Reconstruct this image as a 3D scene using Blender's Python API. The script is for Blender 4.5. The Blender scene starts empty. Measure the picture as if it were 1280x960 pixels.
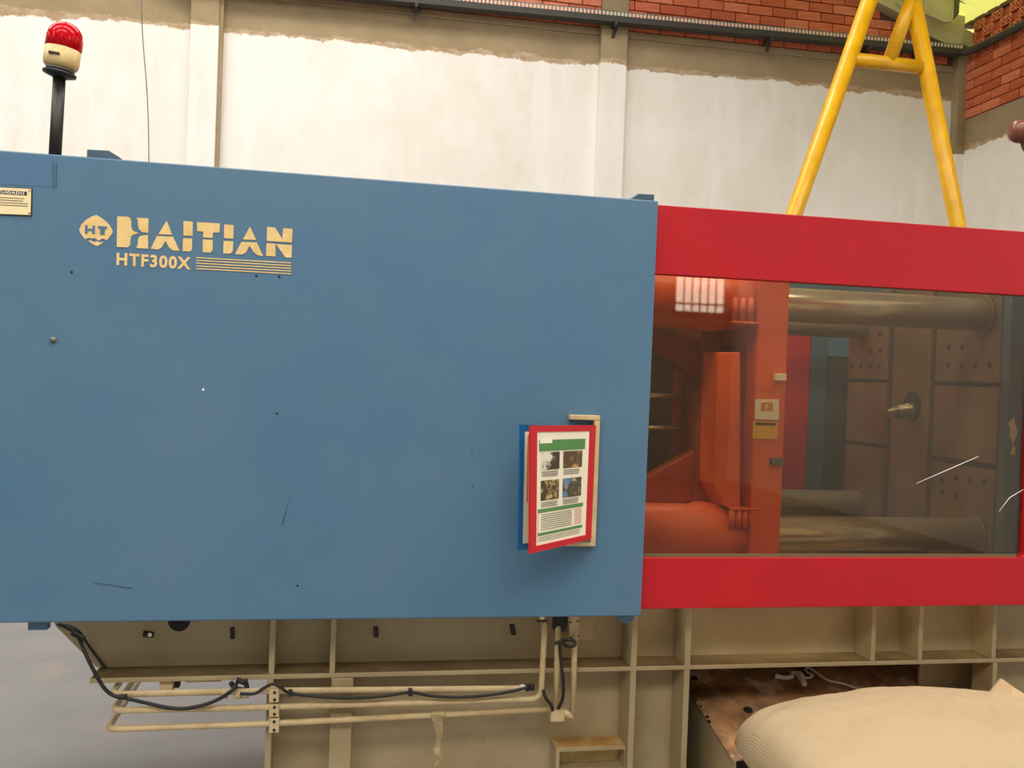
import bpy, bmesh, math, random
from mathutils import Vector, Matrix, noise

random.seed(7)
SC = bpy.context.scene
COL = SC.collection

# ------------------------------------------------------------------ camera
F = 1150.0
CZ = 1.5
YAW, PITCH, ROLL = [math.radians(a) for a in (10.472, -0.4386, 2.09)]
fw = Vector((math.sin(YAW)*math.cos(PITCH), math.cos(YAW)*math.cos(PITCH), math.sin(PITCH)))
r0 = Vector((math.cos(YAW), -math.sin(YAW), 0)); u0 = r0.cross(fw)
cr = r0*math.cos(ROLL) + u0*math.sin(ROLL)
cu = u0*math.cos(ROLL) - r0*math.sin(ROLL)
CAM = Vector((0, 0, CZ))
cam_data = bpy.data.cameras.new('camera')
cam_data.sensor_width = 36.0
cam_data.lens = 36.0*F/1280.0
cam_data.clip_end = 200
cam = bpy.data.objects.new('camera', cam_data)
COL.objects.link(cam)
cam.matrix_world = Matrix(((cr.x, cu.x, -fw.x, 0), (cr.y, cu.y, -fw.y, 0), (cr.z, cu.z, -fw.z, CZ), (0, 0, 0, 1)))
SC.camera = cam

# ------------------------------------------------------------------ world, light, exposure
w = bpy.data.worlds.new('world'); SC.world = w; w.use_nodes = True
w.node_tree.nodes['Background'].inputs[0].default_value = (0.95, 0.97, 1.0, 1)
w.node_tree.nodes['Background'].inputs[1].default_value = 1.0
SC.view_settings.view_transform = 'Standard'
SC.view_settings.look = 'None'
SC.view_settings.gamma = 1.0
SC.view_settings.use_curve_mapping = False
SC.view_settings.exposure = 0.38
SC.cycles.max_bounces = 8
SC.cycles.diffuse_bounces = 4
SC.cycles.transparent_max_bounces = 8
SKYLIGHT = 8.0          # strength of the daylight through the roof sheets
WINDOW = 5.0            # strength of the daylight through the window behind the camera


def ray(x, y):
    return fw + cr*((x-640)/F) - cu*((y-480)/F)
def PY(x, y, Y):
    d = ray(x, y); return CAM + d*(Y/d.y)
def PX(x, y, X):
    d = ray(x, y); return CAM + d*(X/d.x)
def PZ(x, y, Z):
    d = ray(x, y); return CAM + d*((Z-CZ)/d.z)

# ------------------------------------------------------------------ materials
def lin(c):
    c = c/255.0
    return c/12.92 if c <= 0.04045 else ((c+0.055)/1.055)**2.4
def rgb(r, g, b): return (lin(r), lin(g), lin(b), 1)

def mat(name, col, rough=0.5, metal=0.0, col2=None, scale=6.0, lo=0.4, hi=0.65, bump=0.0, bscale=200.0, stretch=(1, 1, 1), spec=0.5, detail=6.0, col3=None, scale3=30.0, lo3=.62, hi3=.7):
    m = bpy.data.materials.new(name); m.use_nodes = True
    nt = m.node_tree; b = nt.nodes['Principled BSDF']
    b.inputs['Base Color'].default_value = col
    b.inputs['Roughness'].default_value = rough
    b.inputs['Metallic'].default_value = metal
    b.inputs['Specular IOR Level'].default_value = spec
    tc = nt.nodes.new('ShaderNodeTexCoord'); mp = nt.nodes.new('ShaderNodeMapping')
    mp.inputs['Scale'].default_value = stretch
    nt.links.new(tc.outputs['Object'], mp.inputs['Vector'])
    def layer(prev, c, sc, l, h):
        n = nt.nodes.new('ShaderNodeTexNoise'); n.inputs['Scale'].default_value = sc; n.inputs['Detail'].default_value = detail
        n.inputs['Roughness'].default_value = 0.62
        nt.links.new(mp.outputs['Vector'], n.inputs['Vector'])
        r = nt.nodes.new('ShaderNodeMapRange'); r.inputs['From Min'].default_value = l; r.inputs['From Max'].default_value = h
        nt.links.new(n.outputs['Fac'], r.inputs['Value'])
        x = nt.nodes.new('ShaderNodeMix'); x.data_type = 'RGBA'
        nt.links.new(r.outputs['Result'], x.inputs['Factor'])
        if prev is None: x.inputs['A'].default_value = col
        else: nt.links.new(prev, x.inputs['A'])
        x.inputs['B'].default_value = c
        return x.outputs['Result']
    out = None
    if col2: out = layer(None, col2, scale, lo, hi)
    if col3: out = layer(out, col3, scale3, lo3, hi3)
    if out is not None: nt.links.new(out, b.inputs['Base Color'])
    if bump:
        n = nt.nodes.new('ShaderNodeTexNoise'); n.inputs['Scale'].default_value = bscale; n.inputs['Detail'].default_value = 3
        nt.links.new(mp.outputs['Vector'], n.inputs['Vector'])
        bp = nt.nodes.new('ShaderNodeBump'); bp.inputs['Strength'].default_value = bump; bp.inputs['Distance'].default_value = 0.002
        nt.links.new(n.outputs['Fac'], bp.inputs['Height']); nt.links.new(bp.outputs['Normal'], b.inputs['Normal'])
    return m

M = {}
M['blue'] = mat('blue_paint', rgb(74, 114, 146), 0.42, col2=rgb(88, 120, 143), scale=2.2, lo=.35, hi=.75, bump=.25, bscale=900, col3=rgb(150, 172, 184), scale3=420, lo3=.6, hi3=.9)
M['blue_patch'] = mat('blue_patch', rgb(76, 114, 150), 0.42, bump=.1, bscale=700)
M['blue_dark'] = mat('blue_frame_paint', rgb(70, 98, 118), 0.45, col2=rgb(58, 84, 104), scale=8)
M['red'] = mat('red_paint', rgb(186, 6, 28), 0.38, col2=rgb(176, 8, 30), scale=3, bump=.15, bscale=700, col3=rgb(205, 60, 72), scale3=300, lo3=.7, hi3=.95)
M['cream_print'] = mat('cream_print', rgb(236, 205, 142), 0.55, col2=rgb(228, 190, 120), scale=30)
M['beige'] = mat('beige_paint', rgb(178, 160, 124), 0.5, col2=rgb(158, 138, 100), scale=3.5, lo=.4, hi=.75, bump=.1, bscale=60, col3=rgb(120, 96, 58), scale3=26, lo3=.68, hi3=.85)
M['flange_shade'] = mat('painted_flange_shade', rgb(112, 92, 60), .6, col2=rgb(140, 118, 80), scale=9, lo=.45, hi=.75)  # brown tone for the guard's shadow, painted onto the flange top
M['beige_pipe'] = mat('beige_pipe_paint', rgb(214, 190, 146), 0.4, col2=rgb(192, 166, 120), scale=14, col3=rgb(96, 70, 40), scale3=60, lo3=.7, hi3=.78)
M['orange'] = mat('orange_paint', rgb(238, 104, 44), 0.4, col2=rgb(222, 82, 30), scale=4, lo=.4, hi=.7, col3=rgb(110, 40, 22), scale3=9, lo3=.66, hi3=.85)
M['orange_shaded'] = mat('shaded_orange_paint', rgb(168, 66, 32), 0.4, col2=rgb(112, 40, 22), scale=5, lo=.4, hi=.65)  # darker copy of the orange, with the shading of the recesses in its colour
M['platen_dark'] = mat('groove_shade_steel', rgb(62, 52, 38), 0.5)  # dark platen body colour, painting shade into the grooves between the pads
M['steel'] = mat('bright_steel', rgb(232, 222, 198), 0.22, metal=.72, col2=rgb(214, 202, 176), scale=10)
M['platen'] = mat('oily_platen_steel', rgb(122, 106, 80), 0.45, metal=.3, col2=rgb(96, 80, 56), scale=5, lo=.35, hi=.7, col3=rgb(158, 104, 62), scale3=3.2, lo3=.56, hi3=.75)
M['nozzle_steel'] = mat('oily_nozzle_steel', rgb(150, 136, 110), 0.35, metal=.8, col2=rgb(90, 76, 56), scale=40)
M['dark'] = mat('dark_recess', rgb(24, 21, 18), 0.7)
M['black'] = mat('black_rubber', rgb(26, 25, 23), 0.5, col2=rgb(40, 38, 34), scale=40)
M['pole'] = mat('black_pole_paint', rgb(46, 43, 38), 0.45, col2=rgb(34, 32, 29), scale=20)
M['lamp_base'] = mat('yellowed_plastic', rgb(222, 196, 140), 0.45, col2=rgb(196, 164, 104), scale=18)
M['yellow'] = mat('yellow_paint', rgb(228, 174, 16), 0.35, col2=rgb(214, 156, 10), scale=9, col3=rgb(120, 84, 20), scale3=45, lo3=.72, hi3=.8)
M['concrete'] = mat('bare_concrete', rgb(168, 150, 118), 0.85, col2=rgb(148, 130, 98), scale=1.6, bump=.4, bscale=40)
M['mortar'] = mat('mortar', rgb(122, 96, 72), 0.9, col2=rgb(100, 76, 56), scale=10, bump=.3, bscale=60)
M['brick'] = mat('red_brick', rgb(214, 118, 80), 0.6, col2=rgb(196, 96, 62), scale=5, stretch=(1, 1, 9), bump=.3, bscale=40)
M['brick_b'] = mat('red_brick_pale', rgb(224, 136, 100), 0.6, col2=rgb(206, 110, 76), scale=5, stretch=(1, 1, 9), bump=.3, bscale=40)
M['brick_c'] = mat('red_brick_deep', rgb(196, 100, 64), 0.6, col2=rgb(178, 84, 52), scale=5, stretch=(1, 1, 9), bump=.3, bscale=40)
M['galv'] = mat('galvanised_tray', rgb(120, 122, 116), 0.5, metal=.4, col2=rgb(100, 102, 98), scale=12)
M['tray_dark'] = mat('grey_tray_side', rgb(62, 60, 56), 0.6)
M['tray_light'] = mat('bright_tray_web', rgb(214, 210, 196), 0.5)
M['floor'] = mat('screed_floor', rgb(132, 131, 133), 0.4, col2=rgb(110, 111, 116), scale=.8, lo=.35, hi=.7, bump=.08, bscale=20, col3=rgb(158, 136, 120), scale3=1.4, lo3=.55, hi3=.75)
M['rust'] = mat('rusty_dirty_plate', rgb(176, 130, 88), 0.75, col2=rgb(84, 58, 38), scale=7, lo=.45, hi=.68, bump=.6, bscale=30, col3=rgb(232, 204, 176), scale3=6, lo3=.55, hi3=.68)
M['white_cord'] = mat('white_plastic', rgb(232, 230, 224), 0.5)
M['paper'] = mat('paper', rgb(244, 236, 212), 0.6)
M['green'] = mat('green_print', rgb(88, 140, 78), 0.6)
M['ink'] = mat('grey_print', rgb(120, 112, 98), 0.7)
M['redink'] = mat('red_print', rgb(206, 120, 104), 0.7)
M['docred'] = mat('red_vinyl', rgb(200, 22, 34), 0.4)
M['docblue'] = mat('blue_vinyl', rgb(16, 96, 150), 0.4)
M['plaque'] = mat('ivory_plate', rgb(246, 226, 178), 0.5)
M['print_black'] = mat('black_print', rgb(44, 32, 22), 0.6)
M['print_white'] = mat('white_print', rgb(250, 244, 228), 0.6)
M['photo_a'] = mat('printed_photo_pale', rgb(70, 60, 44), 0.5, col2=rgb(230, 222, 200), scale=30, lo=.48, hi=.56)
M['photo_b'] = mat('printed_photo_brown', rgb(92, 72, 46), 0.5, col2=rgb(206, 160, 96), scale=26, lo=.48, hi=.62)
M['photo_c'] = mat('printed_photo_gold', rgb(78, 62, 40), 0.5, col2=rgb(220, 190, 120), scale=34, lo=.5, hi=.64)
M['photo_d'] = mat('printed_photo_blue', rgb(84, 72, 52), 0.5, col2=rgb(96, 134, 168), scale=22, lo=.5, hi=.6, col3=rgb(226, 196, 120), scale3=28, lo3=.56, hi3=.64)
M['label_yellow'] = mat('yellow_label', rgb(238, 186, 30), 0.5)
M['label_orange'] = mat('orange_label', rgb(226, 150, 50), 0.5)
M['brown_cap'] = mat('brown_enamel', rgb(124, 74, 52), 0.3, col2=rgb(100, 56, 40), scale=14)
M['roof_sheet'] = mat('grey_roof_sheet', rgb(196, 190, 170), 0.6)
M['roof_beam'] = mat('roof_concrete', rgb(196, 192, 150), 0.8, col2=rgb(176, 172, 132), scale=3)
M['steel_dark'] = mat('dark_roof_steel', rgb(86, 82, 66), 0.6)
M['wall_plain'] = mat('painted_wall', rgb(170, 164, 152), 0.8)
M['chip'] = mat('bare_paint_chip', rgb(214, 196, 150), 0.7)
M['tape'] = mat('clear_tape', rgb(214, 190, 140), 0.2)
M['tape'].node_tree.nodes['Principled BSDF'].inputs['Alpha'].default_value = 0.45
M['wood'] = mat('pallet_wood', rgb(150, 118, 80), 0.8, col2=rgb(120, 90, 58), scale=4, stretch=(1, 8, 8))

def emis(name, col, s):
    m = bpy.data.materials.new(name); m.use_nodes = True
    b = m.node_tree.nodes['Principled BSDF']
    b.inputs['Base Color'].default_value = col
    b.inputs['Emission Color'].default_value = col
    b.inputs['Emission Strength'].default_value = s
    return m
M['skylight'] = emis('daylit_roof_sheet', (1.0, 0.965, 0.90, 1), SKYLIGHT)
M['skylight_old'] = emis('daylit_yellowed_sheet', (0.84, 0.84, 0.20, 1), 0.62)
M['window_light'] = emis('daylit_ribbed_window', (1.0, 0.93, 0.8, 1), WINDOW)

def glass_like(name, tint, dust_col, dust, gloss, rough=0.03):
    m = bpy.data.materials.new(name); m.use_nodes = True
    nt = m.node_tree; nt.nodes.remove(nt.nodes['Principled BSDF']); out = nt.nodes['Material Output']
    t = nt.nodes.new('ShaderNodeBsdfTransparent'); t.inputs['Color'].default_value = tint
    d = nt.nodes.new('ShaderNodeBsdfDiffuse'); d.inputs['Color'].default_value = dust_col
    g = nt.nodes.new('ShaderNodeBsdfGlossy'); g.inputs['Roughness'].default_value = rough
    n = nt.nodes.new('ShaderNodeTexNoise'); n.inputs['Scale'].default_value = 3; n.inputs['Detail'].default_value = 6
    tc = nt.nodes.new('ShaderNodeTexCoord'); nt.links.new(tc.outputs['Object'], n.inputs['Vector'])
    mr = nt.nodes.new('ShaderNodeMapRange'); mr.inputs['From Min'].default_value = .3; mr.inputs['From Max'].default_value = .7
    mr.inputs['To Min'].default_value = dust*.6; mr.inputs['To Max'].default_value = dust*1.4
    nt.links.new(n.outputs['Fac'], mr.inputs['Value'])
    a = nt.nodes.new('ShaderNodeMixShader'); nt.links.new(mr.outputs['Result'], a.inputs[0])
    nt.links.new(t.outputs[0], a.inputs[1]); nt.links.new(d.outputs[0], a.inputs[2])
    b = nt.nodes.new('ShaderNodeMixShader'); b.inputs[0].default_value = gloss
    nt.links.new(a.outputs[0], b.inputs[1]); nt.links.new(g.outputs[0], b.inputs[2])
    nt.links.new(b.outputs[0], out.inputs['Surface'])
    return m
M['pane'] = glass_like('smoky_acrylic', (0.80, 0.74, 0.62, 1), rgb(150, 126, 96), 0.016, 0.05, .025)

# red lamp lens
m = bpy.data.materials.new('red_lens'); m.use_nodes = True
b = m.node_tree.nodes['Principled BSDF']
b.inputs['Base Color'].default_value = rgb(225, 12, 34); b.inputs['Roughness'].default_value = 0.12
b.inputs['Transmission Weight'].default_value = 0.35; b.inputs['IOR'].default_value = 1.3
M['lens'] = m

# white painted plaster with a ragged upper edge above which the concrete stays bare
def painted_wall(name, z_edge, slope, axis=0):
    m = bpy.data.materials.new(name); m.use_nodes = True
    nt = m.node_tree; b = nt.nodes['Principled BSDF']; N = nt.nodes.new; L = nt.links.new
    b.inputs['Roughness'].default_value = 0.75
    tc = N('ShaderNodeTexCoord'); sep = N('ShaderNodeSeparateXYZ'); L(tc.outputs['Object'], sep.inputs[0])
    def noise_(scale, det, stretch=(1, 1, 1)):
        mp = N('ShaderNodeMapping'); mp.inputs['Scale'].default_value = stretch; L(tc.outputs['Object'], mp.inputs[0])
        n = N('ShaderNodeTexNoise'); n.inputs['Scale'].default_value = scale; n.inputs['Detail'].default_value = det
        n.inputs['Roughness'].default_value = .7
        L(mp.outputs[0], n.inputs['Vector']); return n.outputs['Fac']
    def math_(op, a, b2):
        n = N('ShaderNodeMath'); n.operation = op
        for i, v in enumerate((a, b2)):
            if isinstance(v, (int, float)): n.inputs[i].default_value = v
            else: L(v, n.inputs[i])
        return n.outputs[0]
    def ramp(v, a, c):
        n = N('ShaderNodeMapRange'); n.inputs['From Min'].default_value = a; n.inputs['From Max'].default_value = c; L(v, n.inputs['Value']); return n.outputs[0]
    def mix(f, a, c):
        n = N('ShaderNodeMix'); n.data_type = 'RGBA'; L(f, n.inputs['Factor'])
        for k, v in (('A', a), ('B', c)):
            if isinstance(v, tuple): n.inputs[k].default_value = v
            else: L(v, n.inputs[k])
        return n.outputs['Result']
    white = mix(ramp(noise_(1.6, 8, (1, 1, .7)), .4, .66), rgb(246, 243, 238), rgb(238, 232, 222))
    white = mix(ramp(noise_(.9, 6, (3.5, 1, .35)), .52, .72), white, rgb(250, 248, 245))
    conc = mix(ramp(noise_(1.8, 8), .35, .7), rgb(172, 152, 118), rgb(150, 130, 98))
    plast = mix(ramp(noise_(9, 5), .4, .6), rgb(196, 174, 146), rgb(176, 148, 116))
    # ragged edges: z against a noisy line
    zz = math_('SUBTRACT', sep.outputs[2], math_('MULTIPLY', sep.outputs[axis], slope))
    e1 = math_('ADD', zz, math_('MULTIPLY', math_('SUBTRACT', noise_(5, 7), .5), .16))
    e1 = math_('ADD', e1, math_('MULTIPLY', math_('SUBTRACT', noise_(.6, 2), .5), .16))
    e2 = math_('ADD', zz, math_('MULTIPLY', math_('SUBTRACT', noise_(2.2, 5, (1, 1, 2)), .5), .22))
    f1 = ramp(e1, z_edge, z_edge+.012)
    f2 = ramp(e2, z_edge+.04, z_edge+.05)
    c = mix(f2, plast, conc)
    c = mix(f1, white, c)
    L(c, b.inputs['Base Color'])
    h = math_('ADD', math_('MULTIPLY', noise_(2.2, 6, (1, 1, .6)), 1.0), math_('MULTIPLY', f1, -.25))
    bp = N('ShaderNodeBump'); bp.inputs['Strength'].default_value = .22; bp.inputs['Distance'].default_value = .03
    L(h, bp.inputs['Height']); L(bp.outputs['Normal'], b.inputs['Normal'])
    return m
M['wall_back'] = painted_wall('wall_back_paint', 4.42, 0.008)
M['wall_right'] = painted_wall('wall_right_paint', 3.93, 0.0)

# woven plastic sack
m = bpy.data.materials.new('woven_sack'); m.use_nodes = True
nt = m.node_tree; b = nt.nodes['Principled BSDF']
b.inputs['Base Color'].default_value = rgb(234, 206, 164); b.inputs['Roughness'].default_value = 0.24
b.inputs['Specular IOR Level'].default_value = .6
b.inputs['Subsurface Weight'].default_value = 0.0
tc = nt.nodes.new('ShaderNodeTexCoord')
hs = []
for ax, sc in (('X', 200), ('Y', 200)):
    wv = nt.nodes.new('ShaderNodeTexWave'); wv.bands_direction = ax; wv.inputs['Scale'].default_value = sc
    wv.inputs['Distortion'].default_value = 1.2; wv.inputs['Detail'].default_value = 2
    nt.links.new(tc.outputs['Object'], wv.inputs['Vector']); hs.append(wv.outputs['Fac'])
ad = nt.nodes.new('ShaderNodeMath'); nt.links.new(hs[0], ad.inputs[0]); nt.links.new(hs[1], ad.inputs[1])
n1 = nt.nodes.new('ShaderNodeTexNoise'); n1.inputs['Scale'].default_value = 24; n1.inputs['Detail'].default_value = 7
nt.links.new(tc.outputs['Object'], n1.inputs['Vector'])
ml = nt.nodes.new('ShaderNodeMath'); ml.operation = 'MULTIPLY_ADD'; nt.links.new(n1.outputs['Fac'], ml.inputs[0]); ml.inputs[1].default_value = 6; nt.links.new(ad.outputs[0], ml.inputs[2])
bp = nt.nodes.new('ShaderNodeBump'); bp.inputs['Strength'].default_value = .65; bp.inputs['Distance'].default_value = .0024
nt.links.new(ml.outputs[0], bp.inputs['Height']); nt.links.new(bp.outputs['Normal'], b.inputs['Normal'])
M['sack'] = m

# bare brick courses for the wall above and beyond the built bricks
m = bpy.data.materials.new('far_brickwork'); m.use_nodes = True
nt = m.node_tree; b = nt.nodes['Principled BSDF']; b.inputs['Roughness'].default_value = .8
tc = nt.nodes.new('ShaderNodeTexCoord'); sp = nt.nodes.new('ShaderNodeSeparateXYZ'); cb = nt.nodes.new('ShaderNodeCombineXYZ')
nt.links.new(tc.outputs['Object'], sp.inputs[0]); nt.links.new(sp.outputs[0], cb.inputs[0]); nt.links.new(sp.outputs[2], cb.inputs[1])
br = nt.nodes.new('ShaderNodeTexBrick'); br.inputs['Scale'].default_value = 1.0
br.inputs['Brick Width'].default_value = .253; br.inputs['Row Height'].default_value = .0935; br.inputs['Mortar Size'].default_value = .005
br.inputs['Color1'].default_value = rgb(196, 98, 60); br.inputs['Color2'].default_value = rgb(178, 80, 48); br.inputs['Mortar'].default_value = rgb(110, 86, 64)
nt.links.new(cb.outputs[0], br.inputs['Vector']); nt.links.new(br.outputs['Color'], b.inputs['Base Color'])
M['brickwork'] = m

# ------------------------------------------------------------------ mesh helpers
def box(bm, x0, x1, y0, y1, z0, z1):
    vs = [bm.verts.new(p) for p in ((x0, y0, z0), (x1, y0, z0), (x1, y1, z0), (x0, y1, z0), (x0, y0, z1), (x1, y0, z1), (x1, y1, z1), (x0, y1, z1))]
    for f in ((0, 3, 2, 1), (4, 5, 6, 7), (0, 1, 5, 4), (1, 2, 6, 5), (2, 3, 7, 6), (3, 0, 4, 7)): bm.faces.new([vs[i] for i in f])

def prism(bm, pts, y0, y1):
    """polygon of (x, z), extruded along y"""
    area = sum(pts[i][0]*pts[(i+1) % len(pts)][1]-pts[(i+1) % len(pts)][0]*pts[i][1] for i in range(len(pts)))
    if area < 0: pts = pts[::-1]
    a = [bm.verts.new((p[0], y0, p[1])) for p in pts]; c = [bm.verts.new((p[0], y1, p[1])) for p in pts]
    bm.faces.new(a); bm.faces.new(c[::-1])
    n = len(pts)
    for i in range(n): bm.faces.new((a[i], c[i], c[(i+1) % n], a[(i+1) % n]))

def tube(bm, pts, r, seg=12, cap=True):
    pts = [Vector(p) for p in pts]; n = len(pts)
    rad = r if isinstance(r, (list, tuple)) else [r]*n
    rings = []; up = None
    for i, p in enumerate(pts):
        t = (pts[min(i+1, n-1)]-pts[max(i-1, 0)])
        if t.length < 1e-9: t = Vector((0, 0, 1))
        t.normalize()
        if up is None:
            a = Vector((0, 0, 1)) if abs(t.z) < .9 else Vector((0, 1, 0)); up = (a-t*a.dot(t)).normalized()
        else:
            up = up-t*up.dot(t)
            up = up.normalized() if up.length > 1e-6 else t.orthogonal().normalized()
        s = t.cross(up)
        rings.append([bm.verts.new(p+(up*math.cos(2*math.pi*k/seg)+s*math.sin(2*math.pi*k/seg))*rad[i]) for k in range(seg)])
    for a, c in zip(rings, rings[1:]):
        for k in range(seg):
            f = bm.faces.new((a[k], a[(k+1) % seg], c[(k+1) % seg], c[k])); f.smooth = True
    if cap:
        bm.faces.new(rings[0][::-1]); bm.faces.new(rings[-1])

def lathe(bm, prof, axis_o, axis_d, seg=32):
    """profile of (radius, distance along the axis)"""
    o = Vector(axis_o); d = Vector(axis_d).normalized(); a = d.orthogonal().normalized(); c = d.cross(a)
    rings = []
    for r, h in prof:
        if r < 1e-6: rings.append([bm.verts.new(o+d*h)])
        else: rings.append([bm.verts.new(o+d*h+(a*math.cos(2*math.pi*k/seg)+c*math.sin(2*math.pi*k/seg))*r) for k in range(seg)])
    for p, q in zip(rings, rings[1:]):
        for k in range(seg):
            k2 = (k+1) % seg
            if len(p) == 1 and len(q) == 1: continue
            if len(p) == 1: f = bm.faces.new((p[0], q[k2], q[k]))
            elif len(q) == 1: f = bm.faces.new((p[k], p[k2], q[0]))
            else: f = bm.faces.new((p[k], p[k2], q[k2], q[k]))
            f.smooth = True
    if len(rings[0]) > 1: bm.faces.new(rings[0][::-1])
    if len(rings[-1]) > 1: bm.faces.new(rings[-1])

def smooth_path(pts, n=8):
    """Catmull-Rom through the points"""
    P = [Vector(p) for p in pts]; out = []
    for i in range(len(P)-1):
        a, b2, c, d = P[max(i-1, 0)], P[i], P[i+1], P[min(i+2, len(P)-1)]
        for k in range(n):
            t = k/n
            out.append(.5*((2*b2)+(c-a)*t+(2*a-5*b2+4*c-d)*t*t+(3*b2-a-3*c+d)*t**3))
    out.append(P[-1]); return out

def fillet(pts, r, n=5):
    P = [Vector(p) for p in pts]; out = [P[0]]
    for a, c, d in zip(P, P[1:], P[2:]):
        u1 = (a-c); v1 = (d-c); rr = min(r, u1.length*.45, v1.length*.45)
        p, q = c+u1.normalized()*rr, c+v1.normalized()*rr
        for k in range(n+1):
            t = k/n; out.append(p*(1-t)**2+c*2*t*(1-t)+q*t*t)
    out.append(P[-1]); return out

def obj(name, bm, m, parent=None, bevel=0.0, recalc=True):
    if recalc: bmesh.ops.recalc_face_normals(bm, faces=bm.faces[:])
    me = bpy.data.meshes.new(name); bm.to_mesh(me); bm.free()
    me.materials.append(M[m] if isinstance(m, str) else m)
    o = bpy.data.objects.new(name, me); COL.objects.link(o)
    if parent is not None: o.parent = parent
    if bevel:
        bv = o.modifiers.new('bevel', 'BEVEL'); bv.width = bevel; bv.segments = 2; bv.limit_method = 'ANGLE'; bv.angle_limit = math.radians(50)
    return o

def empty(name, loc=(0, 0, 0)):
    o = bpy.data.objects.new(name, None); COL.objects.link(o); o.location = loc; o.empty_display_size = .1
    return o

def tag(o, label, cat, group=None):
    o['label'] = label; o['category'] = cat
    if group: o['group'] = group
    return o

def struct(o, label=None, cat=None):
    o['kind'] = 'structure'
    if label: o['label'] = label
    if cat: o['category'] = cat
    return o

def adopt(parent, *kids):
    """parent keeping world place (parents stand unrotated)"""
    for k in kids:
        k.parent = parent; k.matrix_parent_inverse = Matrix.Translation(-parent.location)

def B(name, m, x0, x1, y0, y1, z0, z1, parent=None, bevel=0.0):
    bm = bmesh.new(); box(bm, x0, x1, y0, y1, z0, z1)
    o = obj(name, bm, m, None, bevel)
    if parent is not None: adopt(parent, o)
    return o
def PR(name, m, pts, y0, y1, parent=None, bevel=0.0):
    bm = bmesh.new(); prism(bm, pts, y0, y1); o = obj(name, bm, m, None, bevel)
    if parent is not None: adopt(parent, o)
    return o
def T(name, m, pts, r, parent=None, seg=12):
    bm = bmesh.new(); tube(bm, pts, r, seg); o = obj(name, bm, m)
    if parent is not None: adopt(parent, o)
    return o
def LA(name, m, prof, o_, d_, parent=None, seg=32):
    bm = bmesh.new(); lathe(bm, prof, o_, d_, seg); o = obj(name, bm, m)
    if parent is not None: adopt(parent, o)
    return o
def pxpoly(pts, ox, oy, s, Y):
    return [((q := PY(ox+x/s, oy+y/s, Y)).x, q.z) for x, y in pts]

# ================================================================== THE HALL
YW = 8.4           # inner face of the back wall
XR = 6.068         # inner face of the right wall
XL = -9.0
YF = -8.5
EAVE, RIDGE_X = 5.24, -1.5
SL = .33           # roof pitch
def roof_z(x): return EAVE + SL*((XR-x) if x > RIDGE_X else (XR-RIDGE_X)-(RIDGE_X-x))

struct(B('floor', 'floor', XL-.3, XR+.3, YF-.3, YW+.3, -.12, 0), 'grey screed floor with worn pinkish patches', 'floor')
wall_back = B('wall_back', 'wall_back', XL, XR, YW, YW+.2, 0, 4.80)
struct(wall_back, 'white painted plaster wall with bare concrete beam and brick top', 'wall')
# gable above the beam (mortar bed behind the built bricks, brick courses beyond)
zt = roof_z(XR)
gx0, gx1 = -0.75, XR
PR('mortar_bed', 'mortar', [(gx0, 4.80), (gx1, 4.80), (gx1, 5.20), (5.2, 5.48), (gx0, 5.52)], YW-.005, YW+.2, wall_back)
PR('upper_brickwork', 'brickwork', [(XL, 4.80), (gx0, 4.80), (gx0, 5.52), (XR-.9, 5.52), (RIDGE_X, roof_z(RIDGE_X)-.05), (XL, roof_z(XL)-.05)], YW+.01, YW+.2, wall_back)
# bricks of the back wall, one object each, sharing three meshes
BW, BH, JT = .2533, .0935, .010
def brick_mesh(name, L_, H_, D_, m):
    bm = bmesh.new(); box(bm, -L_/2, L_/2, -D_/2, D_/2, -H_/2, H_/2)
    bmesh.ops.bevel(bm, geom=bm.edges[:], offset=.0022, segments=1, affect='EDGES')
    bmesh.ops.recalc_face_normals(bm, faces=bm.faces[:])
    me = bpy.data.meshes.new(name); bm.to_mesh(me); bm.free(); me.materials.append(M[m]); return me
full = [brick_mesh('brick', BW-JT, BH-JT, .06, k) for k in ('brick', 'brick', 'brick_b', 'brick_c')]
fullR = [brick_mesh('brick', BW-JT, BH-JT, .06, k) for k in ('brick', 'brick_c', 'brick_b')]
def place(me, loc, parent, rz=0, sx=1):
    o = bpy.data.objects.new('brick', me); COL.objects.link(o); o.location = loc; o.rotation_euler.z = rz; o.scale.x = sx; o.parent = parent
    return o
COLS = [(-1.385, -1.150), (2.265, 2.520)]       # pilasters
for row in range(8):
    z = 4.80 + BH*(row+.5) + .002
    x = gx0 + (BW/2 if row % 2 else 0) + .045
    while x + BW < XR-.02:
        cx = x+BW/2
        rz_under = roof_z(cx+BW/2)-.22
        if z+BH/2 < rz_under and not (cx > 2.265-BW*.45 and cx < 2.52+BW*.45):
            place(random.choice(full), (cx, YW-.012+random.uniform(-.003, .003), z), wall_back)
        elif z+BH/2 < rz_under and abs(cx-2.39) < BW*.95:       # cut bricks beside the pilaster
            e0, e1 = (x+JT/2, 2.262) if cx < 2.39 else (2.523, x+BW-JT/2)
            if e1-e0 > .03: place(random.choice(full), ((e0+e1)/2, YW-.012, z), wall_back, 0, (e1-e0)/(BW-JT))
        x += BW

# pilasters, part of the back wall
for (a, c) in COLS:
    B('pilaster', 'wall_back', a, c, YW-.085, YW+.01, 0, 4.78, wall_back, .006)
    B('pilaster_head', 'concrete', a, c, YW-.085, YW+.02, 4.78, roof_z((a+c)/2)-.02, wall_back, .006)
B('pilaster_edge', 'concrete', -1.150, -1.118, YW-.06, YW+.005, 0, 4.78, wall_back)
# darker strip of concrete just under the bricks
B('beam_ledge', 'concrete', XL, XR, YW-.022, YW+.01, 4.735, 4.80, wall_back, .008)

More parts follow.
